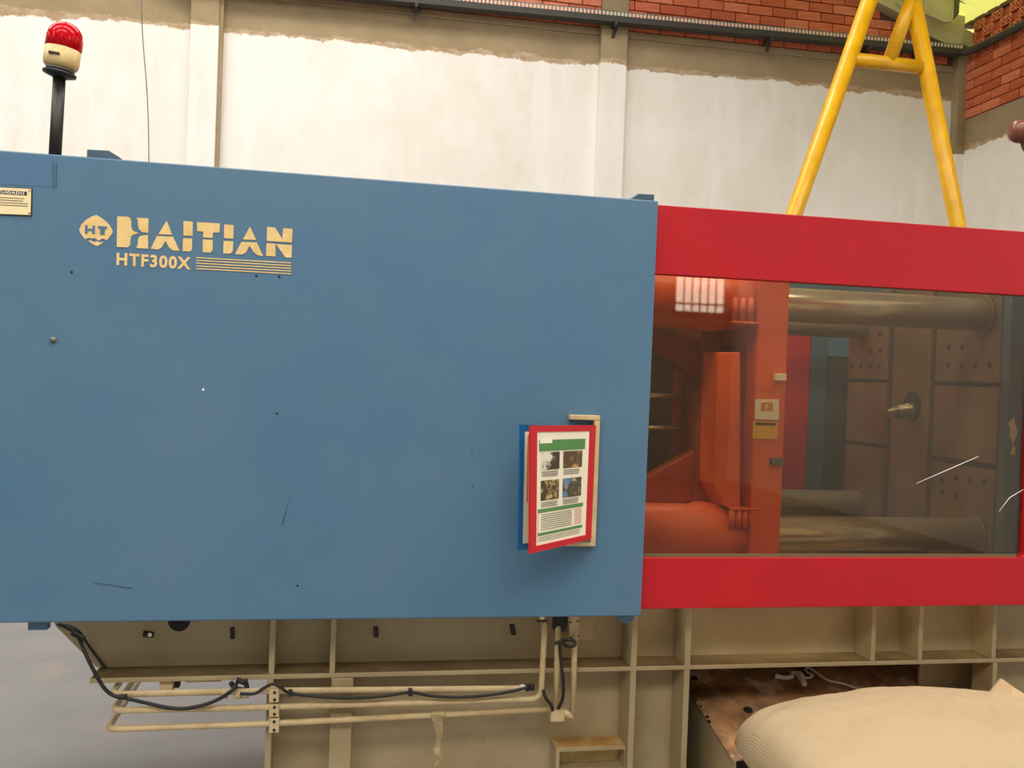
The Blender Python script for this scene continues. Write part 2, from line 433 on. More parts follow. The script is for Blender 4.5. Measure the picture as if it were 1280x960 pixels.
wall_right = B('wall_right', 'wall_right', XR, XR+.2, YF, YW+.2, 0, 4.245)
struct(wall_right, 'end wall of white plaster, grey concrete band and red brick courses', 'wall')
B('mortar_bed', 'mortar', XR+.005, XR+.2, YF, YW, 4.245, 4.81, wall_right)
for row in range(6):
    z = 4.247 + BH*(row+.5)
    y = YW - .10 - (BW/2 if row % 2 else 0)
    if row % 2: place(random.choice(fullR), (XR+.012, YW-.10-BW/4+.0, z), wall_right, math.pi/2, .48)
    for k in range(8):
        place(random.choice(fullR), (XR+.012+random.uniform(-.003, .003), y-BW/2, z), wall_right, math.pi/2); y -= BW
# vent bricks laid end on with open holes: a ring with a cross web
def vent_mesh():
    bm = bmesh.new(); W, H, D, t = .150, .086, .10, .012
    for a in (-W/2, -t/2, W/2-t): box(bm, a, a+t, -D/2, D/2, -H/2, H/2)
    for c in (-H/2, H/2-t): box(bm, -W/2, W/2, -D/2, D/2, c, c+t)
    for s in (-1, 1):       # slanted webs across each cell
        for q in (-1, 1):
            a = Vector((s*W/4-q*W/5.2, 0, -H/2+t)); c = Vector((s*W/4+q*W/5.2, 0, H/2-t)); n = Vector((.004, 0, -.003*q))
            vs = [bm.verts.new((p.x+d*n.x, yy, p.z+d*n.z)) for yy in (-D/2+.004, D/2) for p, d in ((a, -1), (a, 1), (c, 1), (c, -1))]
            for f in ((0, 1, 2, 3), (7, 6, 5, 4), (0, 4, 5, 1), (1, 5, 6, 2), (2, 6, 7, 3), (3, 7, 4, 0)): bm.faces.new([vs[i] for i in f])
    bmesh.ops.recalc_face_normals(bm, faces=bm.faces[:])
    me = bpy.data.meshes.new('vent_brick'); bm.to_mesh(me); bm.free(); me.materials.append(M['brick_b']); return me
vm = vent_mesh()
B('vent_backing', 'mortar', XR+.13, XR+.2, YF, YW, 4.81, 5.20, wall_right)
for row in range(4):
    z = 4.812 + .097*(row+.5)
    for k in range(9):
        y = YW-.12 - k*.25 - (.125 if row % 2 else 0)
        o = bpy.data.objects.new('vent_brick', vm); COL.objects.link(o); o.location = (XR+.05, y, z); o.rotation_euler.z = math.pi/2; o.parent = wall_right
        place(fullR[1], (XR+.055, y-.125, z), wall_right, math.pi/2, .36)
B('wall_cap', 'mortar', XR-.005, XR+.2, YF, YW, 5.20, 5.235, wall_right)

# corner column, unpainted at the top
cc = B('corner_column', 'concrete', XR-.10, XR+.02, YW-.10, YW+.02, 3.90, 5.05, wall_right, .006)
B('corner_column', 'wall_back', XR-.10, XR+.02, YW-.10, YW+.02, 0, 3.90, wall_right)
struct(B('wall_left', 'wall_plain', XL-.2, XL, YF, YW+.2, 0, roof_z(XL)), 'plain pale side wall of the hall', 'wall')
wf = struct(PR('wall_front', 'wall_plain', [(XL, 0), (XR, 0), (XR, EAVE), (RIDGE_X, roof_z(RIDGE_X)), (XL, roof_z(XL))], YF-.2, YF), 'plain pale gable wall facing the machine', 'wall')

# roof: corrugated sheets on both slopes, with translucent ones let in
ceiling = empty('ceiling', (0, 0, EAVE)); struct(ceiling, 'pitched corrugated sheet roof with translucent daylight sheets', 'ceiling')
def sheet(name, m, xa, xb, ya, yb, amp=.018, pitch=.18):
    bm = bmesh.new(); n = max(4, int((yb-ya)/pitch*4)); rows = []
    for i in range(n+1):
        y = ya+(yb-ya)*i/n; dz = amp*math.sin(2*math.pi*y/pitch)
        rows.append([bm.verts.new((x, y, roof_z(x)+dz)) for x in (xa, xb)])
    for p, q in zip(rows, rows[1:]):
        f = bm.faces.new((p[0], p[1], q[1], q[0])); f.smooth = True
    o = obj(name, bm, m, recalc=False); adopt(ceiling, o); return o
SKY = [(-5.4, -3.0), (0.3, 1.6), (5.0, 6.1)]
edges = [YF-.2] + [v for s in SKY for v in s] + [7.2]
for i in range(0, len(edges), 2):
    for xa, xb in ((XL-.2, RIDGE_X), (RIDGE_X, XR+.25)): sheet('roof_sheet', 'roof_sheet', xa, xb, edges[i], edges[i+1])
for ya, yb in SKY:
    sheet('skylight_sheet', 'skylight', -6.5, RIDGE_X-.3, ya, yb); XE = 5.5 if 0 < ya < 2 else 2.8; sheet('skylight_sheet', 'skylight', RIDGE_X+.3, XE, ya, yb)
    for xa, xb in ((XL-.2, -6.5), (RIDGE_X-.3, RIDGE_X), (RIDGE_X, RIDGE_X+.3), (XE, XR+.25)): sheet('roof_sheet', 'roof_sheet', xa, xb, ya, yb)
sheet('roof_sheet', 'roof_sheet', XL-.2, RIDGE_X, 7.2, YW+.2)
sheet('roof_sheet', 'roof_sheet', RIDGE_X, 4.4, 7.2, YW+.2)
sheet('skylight_sheet', 'skylight_old', 4.4, XR+.25, 7.2, YW+.2)
# purlins along the hall and concrete rafters
for x in (-7.5, -5.5, -3.5, -1.5, .5, 2.4, 4.2, 5.3):
    z = roof_z(x)-.09
    B('purlin', 'steel_dark', x-.03, x+.03, YF, YW, z-.06, z+.05, ceiling)
for y in (YW-.16, 2.4, -3.0):
    for s0, s1 in ((XL, RIDGE_X), (RIDGE_X, XR)):
        PR('rafter', 'roof_beam', [(s0, roof_z(s0)-.30), (s1, roof_z(s1)-.30), (s1, roof_z(s1)-.14), (s0, roof_z(s0)-.14)], y, y+.14, ceiling)
# gutter bracket hanging by the corner
hq = lambda x, y: ((v := PY(x, y, YW-.18)).x, v.z)
PR('haunch', 'roof_beam', [hq(1120, 2), hq(1154, 41), hq(1186, 56), hq(1193, 62), hq(1204, 62), hq(1207, 20), hq(1140, 6)], YW-.18, YW-.02, ceiling, .006)
gq = lambda x, y: ((v := PY(x, y, YW-.34)).x, v.z)
PR('eave_panel', 'roof_beam', [gq(1156, -14), gq(1156, 17), gq(1182, 28), gq(1190, 27), gq(1193, 20), gq(1194, -14)], YW-.34, YW-.30, ceiling, .004)
PR('gutter_strap', 'steel_dark', [gq(1193.5, -14), gq(1192, 24), gq(1197, 18), gq(1199, -14)], YW-.36, YW-.29, ceiling)
PR('eave_bar', 'roof_beam', [gq(1199, -6), gq(1199, 0), gq(1238, 14), gq(1246, 9)], YW-.36, YW-.31, ceiling)

# daylit ribbed window high in the wall behind the camera
win = empty('window_1', (5.2, YF, 2.5)); struct(win, 'tall ribbed translucent window with a mid bar', 'window')
WX0, WX1, WZ0, WZ1 = 5.08, 5.88, 2.63, 3.45
bm = bmesh.new(); n = 44; rr = []
for i in range(n+1):
    x = WX0+(WX1-WX0)*i/n
    rr.append([bm.verts.new((x, YF+.02+.012*math.sin(2*math.pi*i/4), z)) for z in (WZ0, WZ1)])
for p, q in zip(rr, rr[1:]): bm.faces.new((p[0], p[1], q[1], q[0]))
adopt(win, obj('pane', bm, 'window_light', recalc=False))
for i in range(1, 6):
    x = WX0+(WX1-WX0)*i/6; B('glazing_bar', 'steel_dark', x-.012, x+.012, YF+.035, YF+.06, WZ0, WZ1, win)
B('mid_bar', 'steel_dark', WX0, WX1, YF+.035, YF+.065, 2.735, 2.765, win)
for a in ((WX0-.05, WX0, WZ0-.05, WZ1+.05), (WX1, WX1+.05, WZ0-.05, WZ1+.05), (WX0, WX1, WZ0-.05, WZ0), (WX0, WX1, WZ1, WZ1+.05)):
    B('window_frame', 'steel_dark', a[0], a[1], YF+.001, YF+.07, a[2], a[3], win)

# ------------------------------------------------------------------ cable tray along the back wall
tray = empty('cable_tray', (2.5, YW-.15, 4.80)); tag(tray, 'grey perforated cable tray running along the brick course', 'cable tray')
TY0, TY1 = YW-.20, YW-.09
def tz(x): return 4.775+.0155*(x-.5)
xa, xb = -1.6, XR-.14
def slanted(name, m, z0, z1, y0, y1, x0=xa, x1=xb):
    return PR(name, m, [(x0, tz(x0)+z0), (x1, tz(x1)+z0), (x1, tz(x1)+z1), (x0, tz(x0)+z1)], y0, y1, tray)
slanted('tray_bottom', 'tray_dark', 0, .045, TY0, TY1)
slanted('front_rail', 'tray_dark', .045, .055, TY0, TY0+.006)
slanted('top_rail', 'galv', .088, .097, TY0, TY0+.006)
slanted('rear_side', 'galv', .045, .095, TY1-.006, TY1)
x = xa+.02
bm = bmesh.new()
while x < xb-.02:
    box(bm, x, x+.020, TY0, TY0+.005, tz(x)+.05, tz(x)+.09); x += .036
o = obj('tray_web', bm, 'tray_light'); o['kind'] = 'stuff'; adopt(tray, o)
for px in (519, 768, 962, 1085, 1150):
    c = PY(px, 40, YW-.15); z = tz(c.x)
    B('tray_bracket', 'tray_dark', c.x-.012, c.x+.012, TY0-.005, YW-.01, z-.03, z, tray)
    PR('tray_bracket_stay', 'tray_dark', [(c.x-.012, z-.11), (c.x+.02, z-.11), (c.x+.05, z), (c.x+.015, z)], YW-.10, YW-.085, tray)
# round conduit continuing along the end wall
c0 = Vector((XR-.16, YW-.16, tz(XR)+.02))
T('wall_conduit', 'tray_dark', [(XR-.16, YW-.15, 4.885), (XR-.08, YW-.20, 4.888), (XR-.05, YW-.34, 4.892), (XR-.05, 4.0, 4.93)], .036)
tag(bpy.data.objects['wall_conduit'], 'dark round conduit pipe crossing the perforated vent bricks', 'conduit')
# thin wire hanging in front of the white wall
a, c = PY(177, 0, 8.2), PY(184.5, 200, 8.2)
hw = T('hanging_wire', 'galv', smooth_path([(a.x-.015, 8.22, 6.4), (a.x, 8.2, a.z), (c.x+.01, 8.2, c.z), (c.x+.05, 8.22, .0)], 10), .0045, None, 6)
tag(hw, 'thin grey wire hanging down against the white wall', 'wire')

# ================================================================== THE MACHINE
YB = 2.57          # front of the blue guard
mach = empty('injection_moulding_machine', (0.8, 3.3, 0))
tag(mach, 'injection moulding machine with blue guard panel, red sliding door and beige base', 'machine')

# ---- blue guard panel
guard = PR('guard_panel', 'blue', [(-1.45, .816), (.884, .814), (.890, 2.029), (-1.45, 2.036)], YB, YB+.028, mach, .004)
def on_guard(name, m, polys, y0=YB-.0012, y1=YB+.0005):
    bm = bmesh.new()
    for p in polys: prism(bm, p, y0, y1)
    o = obj(name, bm, m); adopt(guard, o); return o
Ac = lambda pts: pxpoly(pts, 90, 260, 9.143, YB)
Bc = lambda pts: pxpoly(pts, 220, 260, 8.0, YB)
on_guard('badge', 'cream_print', [Ac([(280, 78), (350, 122), (420, 182), (455, 240), (468, 275), (440, 320), (397, 374), (370, 352), (340, 350), (318, 368), (296, 372), (280, 352), (250, 343), (222, 352), (200, 340), (180, 346), (150, 358), (100, 290), (82, 250), (108, 190), (165, 133), (222, 100)]),
          Ac([(185, 376), (215, 370), (250, 392), (290, 380), (320, 394), (362, 388), (330, 415), (285, 436), (240, 415)])])
on_guard('badge_letter', 'blue', [Ac([(152, 195), (181, 196), (180, 236), (236, 238), (237, 200), (265, 202), (262, 300), (232, 299), (233, 266), (180, 262), (178, 295), (150, 293)])], YB-.002, YB)
on_guard('badge_letter', 'blue', [Ac([(300, 206), (402, 212), (400, 242), (379, 241), (374, 308), (322, 306), (325, 240), (300, 238)])], YB-.002, YB)
letters = [
    [Ac([(518, 95), (640, 100), (665, 115), (678, 150), (678, 225), (700, 262), (772, 289), (710, 300), (675, 325), (668, 370), (668, 420), (640, 450), (512, 445)]),
     Ac([(740, 112), (875, 120), (872, 285), (800, 275), (765, 240), (752, 190), (752, 140)]),
     Ac([(870, 310), (870, 465), (735, 458), (752, 420), (755, 360), (775, 325), (820, 312)])],
    [Ac([(1083, 145), (1145, 305), (988, 300)]), Ac([(972, 320), (1155, 328), (1230, 490), (1150, 485), (1110, 450), (1070, 375), (1025, 450), (985, 475), (900, 465)])],
    [Bc([(75, 130), (168, 138), (165, 278), (75, 275)]), Bc([(72, 303), (162, 305), (160, 415), (140, 435), (66, 432)])],
    [Bc([(212, 142), (440, 155), (435, 245), (368, 245), (365, 300), (272, 295), (272, 235), (212, 232)]), Bc([(270, 315), (368, 320), (365, 420), (345, 446), (266, 442)])],
    [Bc([(482, 165), (577, 172), (573, 308), (480, 302)]), Bc([(477, 330), (573, 333), (568, 430), (545, 458), (472, 455)])],
    [Bc([(740, 187), (802, 320), (670, 315)]), Bc([(655, 340), (808, 345), (872, 480), (820, 475), (780, 445), (735, 375), (700, 445), (665, 465), (590, 462)])],
    [Bc([(912, 190), (990, 195), (1063, 308), (1072, 202), (1165, 208), (1160, 345), (908, 330)]), Bc([(905, 352), (995, 358), (995, 485), (900, 478)]), Bc([(1002, 362), (1160, 370), (1157, 497), (1095, 495)])],
]
for L_ in letters: on_guard('letter', 'cream_print', L_)
for a, c in ((497, 550), (524, 577), (551, 604), (579, 631), (606, 658)):
    on_guard('print_stripe', 'cream_print', [Bc([(203, a-5), (1152, c-5), (1152, c+5), (203, a+5)])])

def text_mesh(s, bold=.0, space=1.0):
    cu_ = bpy.data.curves.new('t', 'FONT'); cu_.body = s; cu_.offset = bold; cu_.resolution_u = 4; cu_.space_character = space
    o = bpy.data.objects.new('t', cu_); COL.objects.link(o)
    dg = bpy.context.evaluated_depsgraph_get(); me = bpy.data.meshes.new_from_object(o.evaluated_get(dg))
    bpy.data.objects.remove(o); bpy.data.curves.remove(cu_); return me
def flat_text(name, s, m, tl, tr, bl, parent, out, bold=0.0):
    """text filling the parallelogram tl, tr, bl, pushed along 'out'"""
    me = text_mesh(s, bold, 1.16); xs = [v.co.x for v in me.vertices]; ys = [v.co.y for v in me.vertices]
    x0, x1, y0, y1 = min(xs), max(xs), min(ys), max(ys)
    ex, ez = tr-tl, tl-bl
    for v in me.vertices: v.co = bl+ex*((v.co.x-x0)/(x1-x0))+ez*((v.co.y-y0)/(y1-y0))+out
    me.materials.clear(); me.materials.append(M[m])
    o = bpy.data.objects.new(name, me); COL.objects.link(o); adopt(parent, o); return o
OUT = Vector((0, -.0012, 0))
flat_text('model_number', 'HTF300X', 'cream_print', PY(146, 315.5, YB), PY(239, 321.5, YB), PY(145.5, 331.5, YB), guard, OUT, .035)

# patch of newer paint and the small slots, screw holes and bolt on the panel
on_guard('paint_patch', 'blue_patch', [[(p.x, p.z) for p in (PY(-20, 188, YB), PY(66, 197, YB), PY(65, 234, YB), PY(-20, 229, YB))]], YB-.0006)
for d in (0, 3.2):
    on_guard('slot', 'blue_dark', [[(p.x, p.z) for p in (PY(67+d, 203, YB), PY(68.2+d, 203, YB), PY(67.5+d, 236, YB), PY(66.3+d, 236, YB))]], YB-.0008)
for px, py, r in ((89.5, 340, .0035), (320.5, 345, .0035), (349, 346, .0035), (346, 517, .0032), (591, 608, .0025), (590, 563, .0022), (372, 732, .003)):
    c = PY(px, py, YB); LA('screw_hole', 'dark', [(r, 0), (r, .0012)], (c.x, YB+.0002, c.z), (0, -1, 0), guard, 10)
c = PY(66.5, 425, YB); LA('bolt', 'galv', [(.0085, 0), (.0085, .003), (.005, .0032), (.005, .006), (0, .006)], (c.x, YB, c.z), (0, -1, 0), guard, 16)
for pts in (((353, 656), (357, 640), (363, 612)), ((118, 729), (140, 731), (165, 735))):
    q = [PY(x, y, YB-.0004) for x, y in pts]; T('scratch', 'blue_dark', q, .0011, guard, 6)
c = PY(254, 487, YB); LA('paint_chip', 'print_white', [(.0035, 0), (.003, .0008)], (c.x, YB, c.z), (0, -1, 0), guard, 8)
# lifting brackets behind the top edge
def bracket(p, name='lifting_bracket'):
    bm = bmesh.new(); prism(bm, p, YB+.05, YB+.14); o = obj(name, bm, 'blue_dark', None, .002); adopt(mach, o)
q = lambda x, y: ((v := PY(x, y, YB+.05)).x, v.z)
bracket([q(108.5, 186.5), q(136, 188), q(150.5, 197), q(150, 206), q(108, 206)])
bracket([q(787, 251), q(798, 242), q(818, 243), q(818, 256), q(787, 256)])
# blue feet below the panel
B('panel_foot', 'blue', PY(41, 0, YB).x+.028, PY(66, 0, YB).x+.027, YB+.03, YB+.06, .788, .83, mach)
PR('panel_foot', 'blue', [((v := PY(x, y, YB+.02)).x, v.z) for x, y in ((768, 765), (795, 765), (793, 777), (786, 780), (778, 779), (772, 774))], YB+.03, YB+.05, mach)
# inner return flanges of the guard
B('guard_return', 'blue_dark', -1.45, .86, YB+.028, YB+.10, 1.985, 2.0, mach)

# ---- red sliding door with its acrylic window
YD = 2.60
DX0, DX1, DZ0, DZ1 = .80, 2.46, .827, 2.024
WX0, WX1, WZ0, WZ1 = .86, 2.176, .979, 1.820
bm = bmesh.new()
outer = [(DX0, DZ0), (DX1, DZ0), (DX1, DZ1), (DX0, DZ1)]
def rrect(x0, x1, z0, z1, r, n=5):
    out = []
    for cx, cz, a0 in ((x0+r, z0+r, 180), (x1-r, z0+r, 270), (x1-r, z1-r, 0), (x0+r, z1-r, 90)):
        for k in range(n+1):
            a = math.radians(a0+90*k/n); out.append((cx+r*math.cos(a), cz+r*math.sin(a)))
    return out
inner = rrect(WX0, WX1, WZ0, WZ1, .018)
def ring_prism(bm, outer, inner, y0, y1):
    n = len(inner)//4
    fa = {}
    for y in (y0, y1): fa[y] = ([bm.verts.new((p[0], y, p[1])) for p in outer], [bm.verts.new((p[0], y, p[1])) for p in inner])
    for y in (y0, y1):
        O, I = fa[y]
        for k in range(4):
            seg = I[k*n:(k+1)*n]; bm.faces.new([O[k]]+seg[::-1]) if False else None
            for a, c in zip(seg, seg[1:]): bm.faces.new((O[k], a, c))
            bm.faces.new((O[k], seg[-1], I[((k+1) % 4)*n], O[(k+1) % 4]))
    for G in (0, 1):
        A, Bv = fa[y0][G], fa[y1][G]
        for i in range(len(A)): bm.faces.new((A[i], Bv[i], Bv[(i+1) % len(A)], A[(i+1) % len(A)]))
ring_prism(bm, outer, inner, YD, YD+.032)
door = obj('sliding_door', bm, 'red', None, .0025); adopt(mach, door)
door['label'] = 'red sliding safety door with a smoky acrylic window'
pane = B('window_pane', 'pane', WX0-.02, WX1+.02, YD+.018, YD+.023, WZ0-.02, WZ1+.02); adopt(door, pane)
B('sealing_strip', mat('dull_sealant', rgb(112, 96, 66), .7), WX0, WX1-.02, YD+.012, YD+.017, WZ0, WZ0+.010, door)
def pane_mark(pts, r):
    q = [PY(x, y, YD+.0165) for x, y in pts]; T('scratch', 'white_cord', q, r, door, 6)
pane_mark([(1146, 604), (1185, 587), (1223, 570.5)], .0011)
pane_mark([(1249, 639), (1262, 622), (1279, 612)], .0013)

# ---- machine base: web, flange, stiffeners, legs (beige)
YFL, YWB = 2.72, 2.82
XEND = 2.95
base = empty('base_frame', (0.8, 2.82, 0)); adopt(mach, base)
a, c = PY(70, 783, YWB), PY(121, 833, YWB)
upper_web = PR('upper_web', 'beige', [(a.x-.05, .86), (a.x, a.z), (c.x, .618), (XEND, .618), (XEND, .86)], YWB, YWB+.012, base)
PR('flange', 'beige', [(PY(112, 849, YFL).x, .604), (XEND, .604), (XEND, .617), (PY(112, 849, YFL).x, .617)], YFL, YWB+.09, base, .002)
PR('flange_shade', 'flange_shade', [(PY(112, 849, YFL).x+.004, .617), (XEND, .617), (XEND, .6178), (PY(112, 849, YFL).x+.004, .6178)], YFL+.004, YWB, base)  # thin dark sheet painting in the shade under the guard overhang
def wx(px, py, Y): return PY(px, py, Y).x
xl = wx(338, 870, YFL)
x860 = wx(858, 860, YFL)
B('lower_web', 'beige', xl, x860+.01, YWB, YWB+.012, 0, .605, base)
# short stiffeners between panel and flange, and full height ones
for px in (340.5, 416.5, 1092, 1151, 1243):
    x = wx(px, 800, YFL); B('stiffener', 'beige', x-.008, x+.008, YFL, YWB, .617, .83, base, .002)
for px, t in ((792, .0095), (859, .0095)):
    x = wx(px, 830, YFL); B('stiffener', 'beige', x-t, x+t, YFL-.002, YWB, 0, .83, base, .002)
x = wx(335.5, 920, YFL); B('leg', 'beige', x-.009, x+.009, YFL, YWB+.4, 0, .604, base, .002)
ch = B('channel_post', 'beige', wx(412.5, 900, YFL-.004), wx(440, 900, YFL-.004), YFL-.004, YWB, 0, .6035, base, .003)
x = wx(1243, 860, YFL); B('stiffener', 'beige', x-.008, x+.008, YFL, YWB, 0, .604, base, .002)
B('lower_web', 'beige', x, XEND, YWB, YWB+.012, 0, .605, base)
B('inner_web', 'beige', x-.14, x+.12, YWB+.10, YWB+.112, 0, .605, base)
# machine bed, rear frame
B('bed_plate', 'beige', -.62, XEND, YWB+.012, 3.86, .70, .72, base)
B('rear_web', 'beige', xl, XEND, 3.86, 3.872, 0, .86, base)
B('rear_leg', 'beige', xl-.01, xl+.01, 3.4, 3.86, 0, .604, base)
bm = bmesh.new(); p0, p1 = PY(1140, 834, 3.2), PY(1168, 858, 3.2)
prism(bm, [(p0.x, p0.z+.01), (p0.x+.05, p0.z+.01), (p1.x+.35, p1.z-.45), (p1.x+.30, p1.z-.45)], 3.2, 3.23); adopt(base, obj('brace', bm, 'beige'))
# openings and clips on the upper web
c = PY(224, 776, YWB); LA('cable_hole', 'dark', [(.031, 0), (.031, .002)], (c.x, YWB+.0005, c.z), (0, -1, 0), base, 28)
for px, py, wd, hg, rot in ((185.5, 793, .030, .017, .15), (290.5, 791.5, .012, .034, -.05), (470, 790, .014, .032, -.05), (641, 787, .014, .034, -.25)):
    c = PY(px, py, YWB-.004)
    o = B('clip', 'black', -wd/2, wd/2, -.005, .006, -hg/2, hg/2, None, .003); o.location = (c.x, YWB-.004, c.z); o.rotation_euler.y = rot; adopt(base, o)
for px, py in ((187.5, 793.5),):
    c = PY(px, py, YWB-.01); LA('clip_bolt', 'steel', [(.006, 0), (.006, .004)], (c.x, YWB-.008, c.z), (0, -1, 0), base, 10)
# oil stain dark chain on the stiffener
for k in range(9):
    c = PY(852.5-.2*k, 768+7.2*k, YWB-.02); LA('spring_coil', 'rust', [(.006, 0), (.007, .006), (.006, .012)], (c.x, YWB-.016, c.z+.006), (0, -.2, -1), base, 10)
# open box bolted low on the web
bx0, bx1 = wx(692, 945, 2.77), wx(786, 945, 2.77)
ztop = PY(740, 934, 2.74).z
bm = bmesh.new()
ring_prism(bm, [(bx0, .28), (bx1-.012, .28), (bx1-.012, ztop), (bx0, ztop)], rrect(bx0+.012, bx1-.024, .292, ztop-.012, .004), 2.74, YWB)
tb = obj('junction_tray', bm, 'beige', None, .002); adopt(base, tb)
B('tray_back', 'lamp_base', bx0+.01, bx1-.02, YWB-.012, YWB-.002, .285, ztop-.005, tb)
B('tray_rim_stain', mat('orange_stain', rgb(176, 128, 66), .7, col2=rgb(214, 186, 132), scale=12), bx0+.002, bx1-.014, 2.745, YWB-.004, ztop, ztop+.0015, tb)

# ---- hydraulic pipes in front of the base
YP = 2.69
def pipe(pts, r=.0088, fr=.03, name='hydraulic_pipe'):
    return T(name, 'beige_pipe', fillet(pts, fr), r, mach, 14)
def back(p, d=.5, dz=0): return Vector((p.x, p.y+d, p.z+dz))
a = PY(139, 868, YP); c = PY(335, 863.5, YP); d = PY(649, 860.5, YP)
pipe([back(a, .55), a, c, d, d+Vector((.02, 0, .002))])
a = PY(141, 888, YP); d = PY(676, 873.5, YP); e = PY(681, 783, YP)
pipe([back(a, .55), a, PY(335, 884, YP), d, e, e+Vector((0, .1, .04))])
a = PY(134, 911.5, YP); d = PY(688, 886.5, YP)
pipe([back(a, .55), a, PY(335, 904.5, YP), d])
pipe([PY(695, 888, YP), PY(697, 800, YP), PY(698, 770, YP+.06)])
pipe([PY(716, 897, YP), PY(718.5, 800, YP), PY(720, 768, YP+.06)])
# bracket where the upright pipes end
B('pipe_bracket', 'beige_pipe', wx(688, 890, YP), wx(705, 890, YP), YP-.012, YWB, PY(696, 901, YP).z, PY(696, 886, YP).z, mach, .003)
T('pipe_elbow', 'beige_pipe', [PY(704, 889, YP), PY(710, 893, YP), PY(716, 897, YP)], .010, mach)
# three-storey pipe clamp on the leg, two bolts in each block
for k, (y0, y1) in enumerate(((861.5, 879), (880, 897), (898, 917))):
    p0, p1 = PY(336, y1, 2.675), PY(350, y0, 2.675)
    cl = B('pipe_clamp', 'beige_pipe', p0.x, p1.x-.002, 2.675, YFL+.004, p0.z+.001, p1.z-.001, mach, .002)
    for yy in (y0+4, y1-4.5):
        c = PY(343.3-.3*k, yy, 2.675); LA('clamp_bolt', 'black', [(.0042, 0), (.0042, .003)], (c.x, 2.675, c.z), (0, -1, 0), cl, 8)
# valve blocks hanging below the flange
p0, p1 = PY(199, 868, 2.74), PY(217, 849.5, 2.74)
vb = PR('valve_block', 'beige_pipe', [(p0.x, p1.z), (p0.x+.002, p0.z+.006), (p0.x+.010, p0.z), (p1.x-.008, p0.z), (p1.x-.002, p0.z+.006), (p1.x, p1.z)], 2.735, 2.79, mach, .002)
B('valve_cap', 'black', p1.x, p1.x+.012, 2.762, 2.795, p0.z+.010, p1.z, vb); B('valve_cap', 'black', p0.x-.028, p0.x, 2.765, 2.79, p1.z-.012, p1.z-.002, vb)
p0, p1 = PY(232, 853, 2.75), PY(276, 849, 2.75); B('hanger_plate', 'beige_pipe', p0.x, p1.x, 2.75, 2.79, p0.z, .604, mach)
# connector blocks on the top pipe
for px, py in ((281, 867), (298, 867.5), (307, 867)):
    c = PY(px, py, YP); LA('pipe_union', 'beige_pipe', [(.013, -.009), (.014, -.004), (.014, .004), (.013, .009)], (c.x, YP, c.z), (1, 0, 0), mach, 8)
for px, py in ((653, 860), (659, 859.5), (665, 859)):
    c = PY(px, py, YP); LA('pipe_union', 'black' if px != 653 else 'white_cord', [(.010, -.006), (.011, 0), (.010, .006)], (c.x, YP, c.z), (1, 0, 0), mach, 10)
# limit switch below the panel edge with its plate
p0, p1 = PY(722, 801, 2.77), PY(742.5, 765, 2.77); B('switch_plate', 'beige', p0.x-.02, p1.x, 2.77, 2.785, p0.z, .84, mach, .002)
p0, p1 = PY(711, 799, 2.70), PY(724.5, 765, 2.70)
sw = B('limit_switch', 'beige_pipe', p0.x, p1.x, 2.70, 2.75, p0.z, .85, mach, .003)
for px, py in ((713.5, 778), (722, 776.5), (713, 797), (722.5, 795)):
    c = PY(px, py, 2.70); LA('switch_screw', 'black', [(.0032, 0), (.003, .002)], (c.x, 2.70, c.z), (0, -1, 0), sw, 8)
p0, p1 = PY(694, 790, 2.715), PY(708, 765, 2.715); B('switch_body', 'black', p0.x, p1.x, 2.715, 2.76, p0.z, .85, sw, .003)
B('switch_arm', 'black', PY(671, 776, 2.70).x, PY(684, 776, 2.70).x, 2.70, 2.705, PY(675, 777.5, 2.70).z, PY(675, 775, 2.70).z, sw)

# ---- cables (each a thing of its own, hung on the pipes)
YC = 2.668
ca = T('power_cable', 'black', smooth_path([PY(74, 781, 2.74), PY(85, 785, 2.70), PY(97, 795, 2.69), PY(111, 826, YC), PY(128, 857, YC), PY(141, 869, YC), PY(156, 872.5, YC), PY(180, 878, YC), PY(210, 884.5, YC), PY(232, 885.5, YC), PY(255, 881, YC), PY(275, 873, YC), PY(291, 862, YC), PY(296, 854, YC+.03)], 8), .0052, None, 10)
tag(ca, 'long black cable sagging from the panel corner over the bent pipes', 'cable')
cb_ = T('power_cable', 'black', smooth_path([PY(72, 781, 2.76), PY(88, 783, 2.74), PY(100, 791, 2.73), PY(110, 806, 2.80), PY(124, 825, 2.812), PY(134, 838, 2.812)], 8), .004, None, 8)
tag(cb_, 'short dark cable lying against the beige web beside the sagging cable', 'cable')
cc_ = T('power_cable', 'black', smooth_path([PY(300, 867, YC), PY(318, 867, YC), PY(330, 860, YC), PY(341, 855, YC), PY(352, 860, YC), PY(362, 866, YC), PY(395, 870.5, YC), PY(440, 872.5, YC), PY(480, 870, YC), PY(512, 865.5, YC), PY(540, 870, YC), PY(575, 871.5, YC), PY(610, 869, YC), PY(640, 864, YC), PY(660, 859, YC)], 8), .0046, None, 10)
tag(cc_, 'thin black cable tied along the top pipe between clamp and upright pipes', 'cable')
cd = T('power_cable', 'black', smooth_path([PY(693, 805, 2.66), PY(700, 802, 2.66), PY(710, 808, 2.66), PY(718, 807, 2.66), PY(718, 801, 2.665), PY(708, 800, 2.67), PY(700, 803, 2.66), PY(701, 825, 2.66), PY(704, 850, 2.66), PY(703.5, 872, 2.66), PY(698, 886, 2.668)], 8), .005, None, 10)
tag(cd, 'looped black cable hanging between the upright pipes under the limit switch', 'cable')
ce = T('power_cable', 'black', smooth_path([PY(679, 862, 2.665), PY(682, 872, 2.66), PY(688, 880, 2.66), PY(691, 888, 2.668)], 8), .005, None, 8)
tag(ce, 'short black cable end beside the foot of the upright pipes', 'cable')
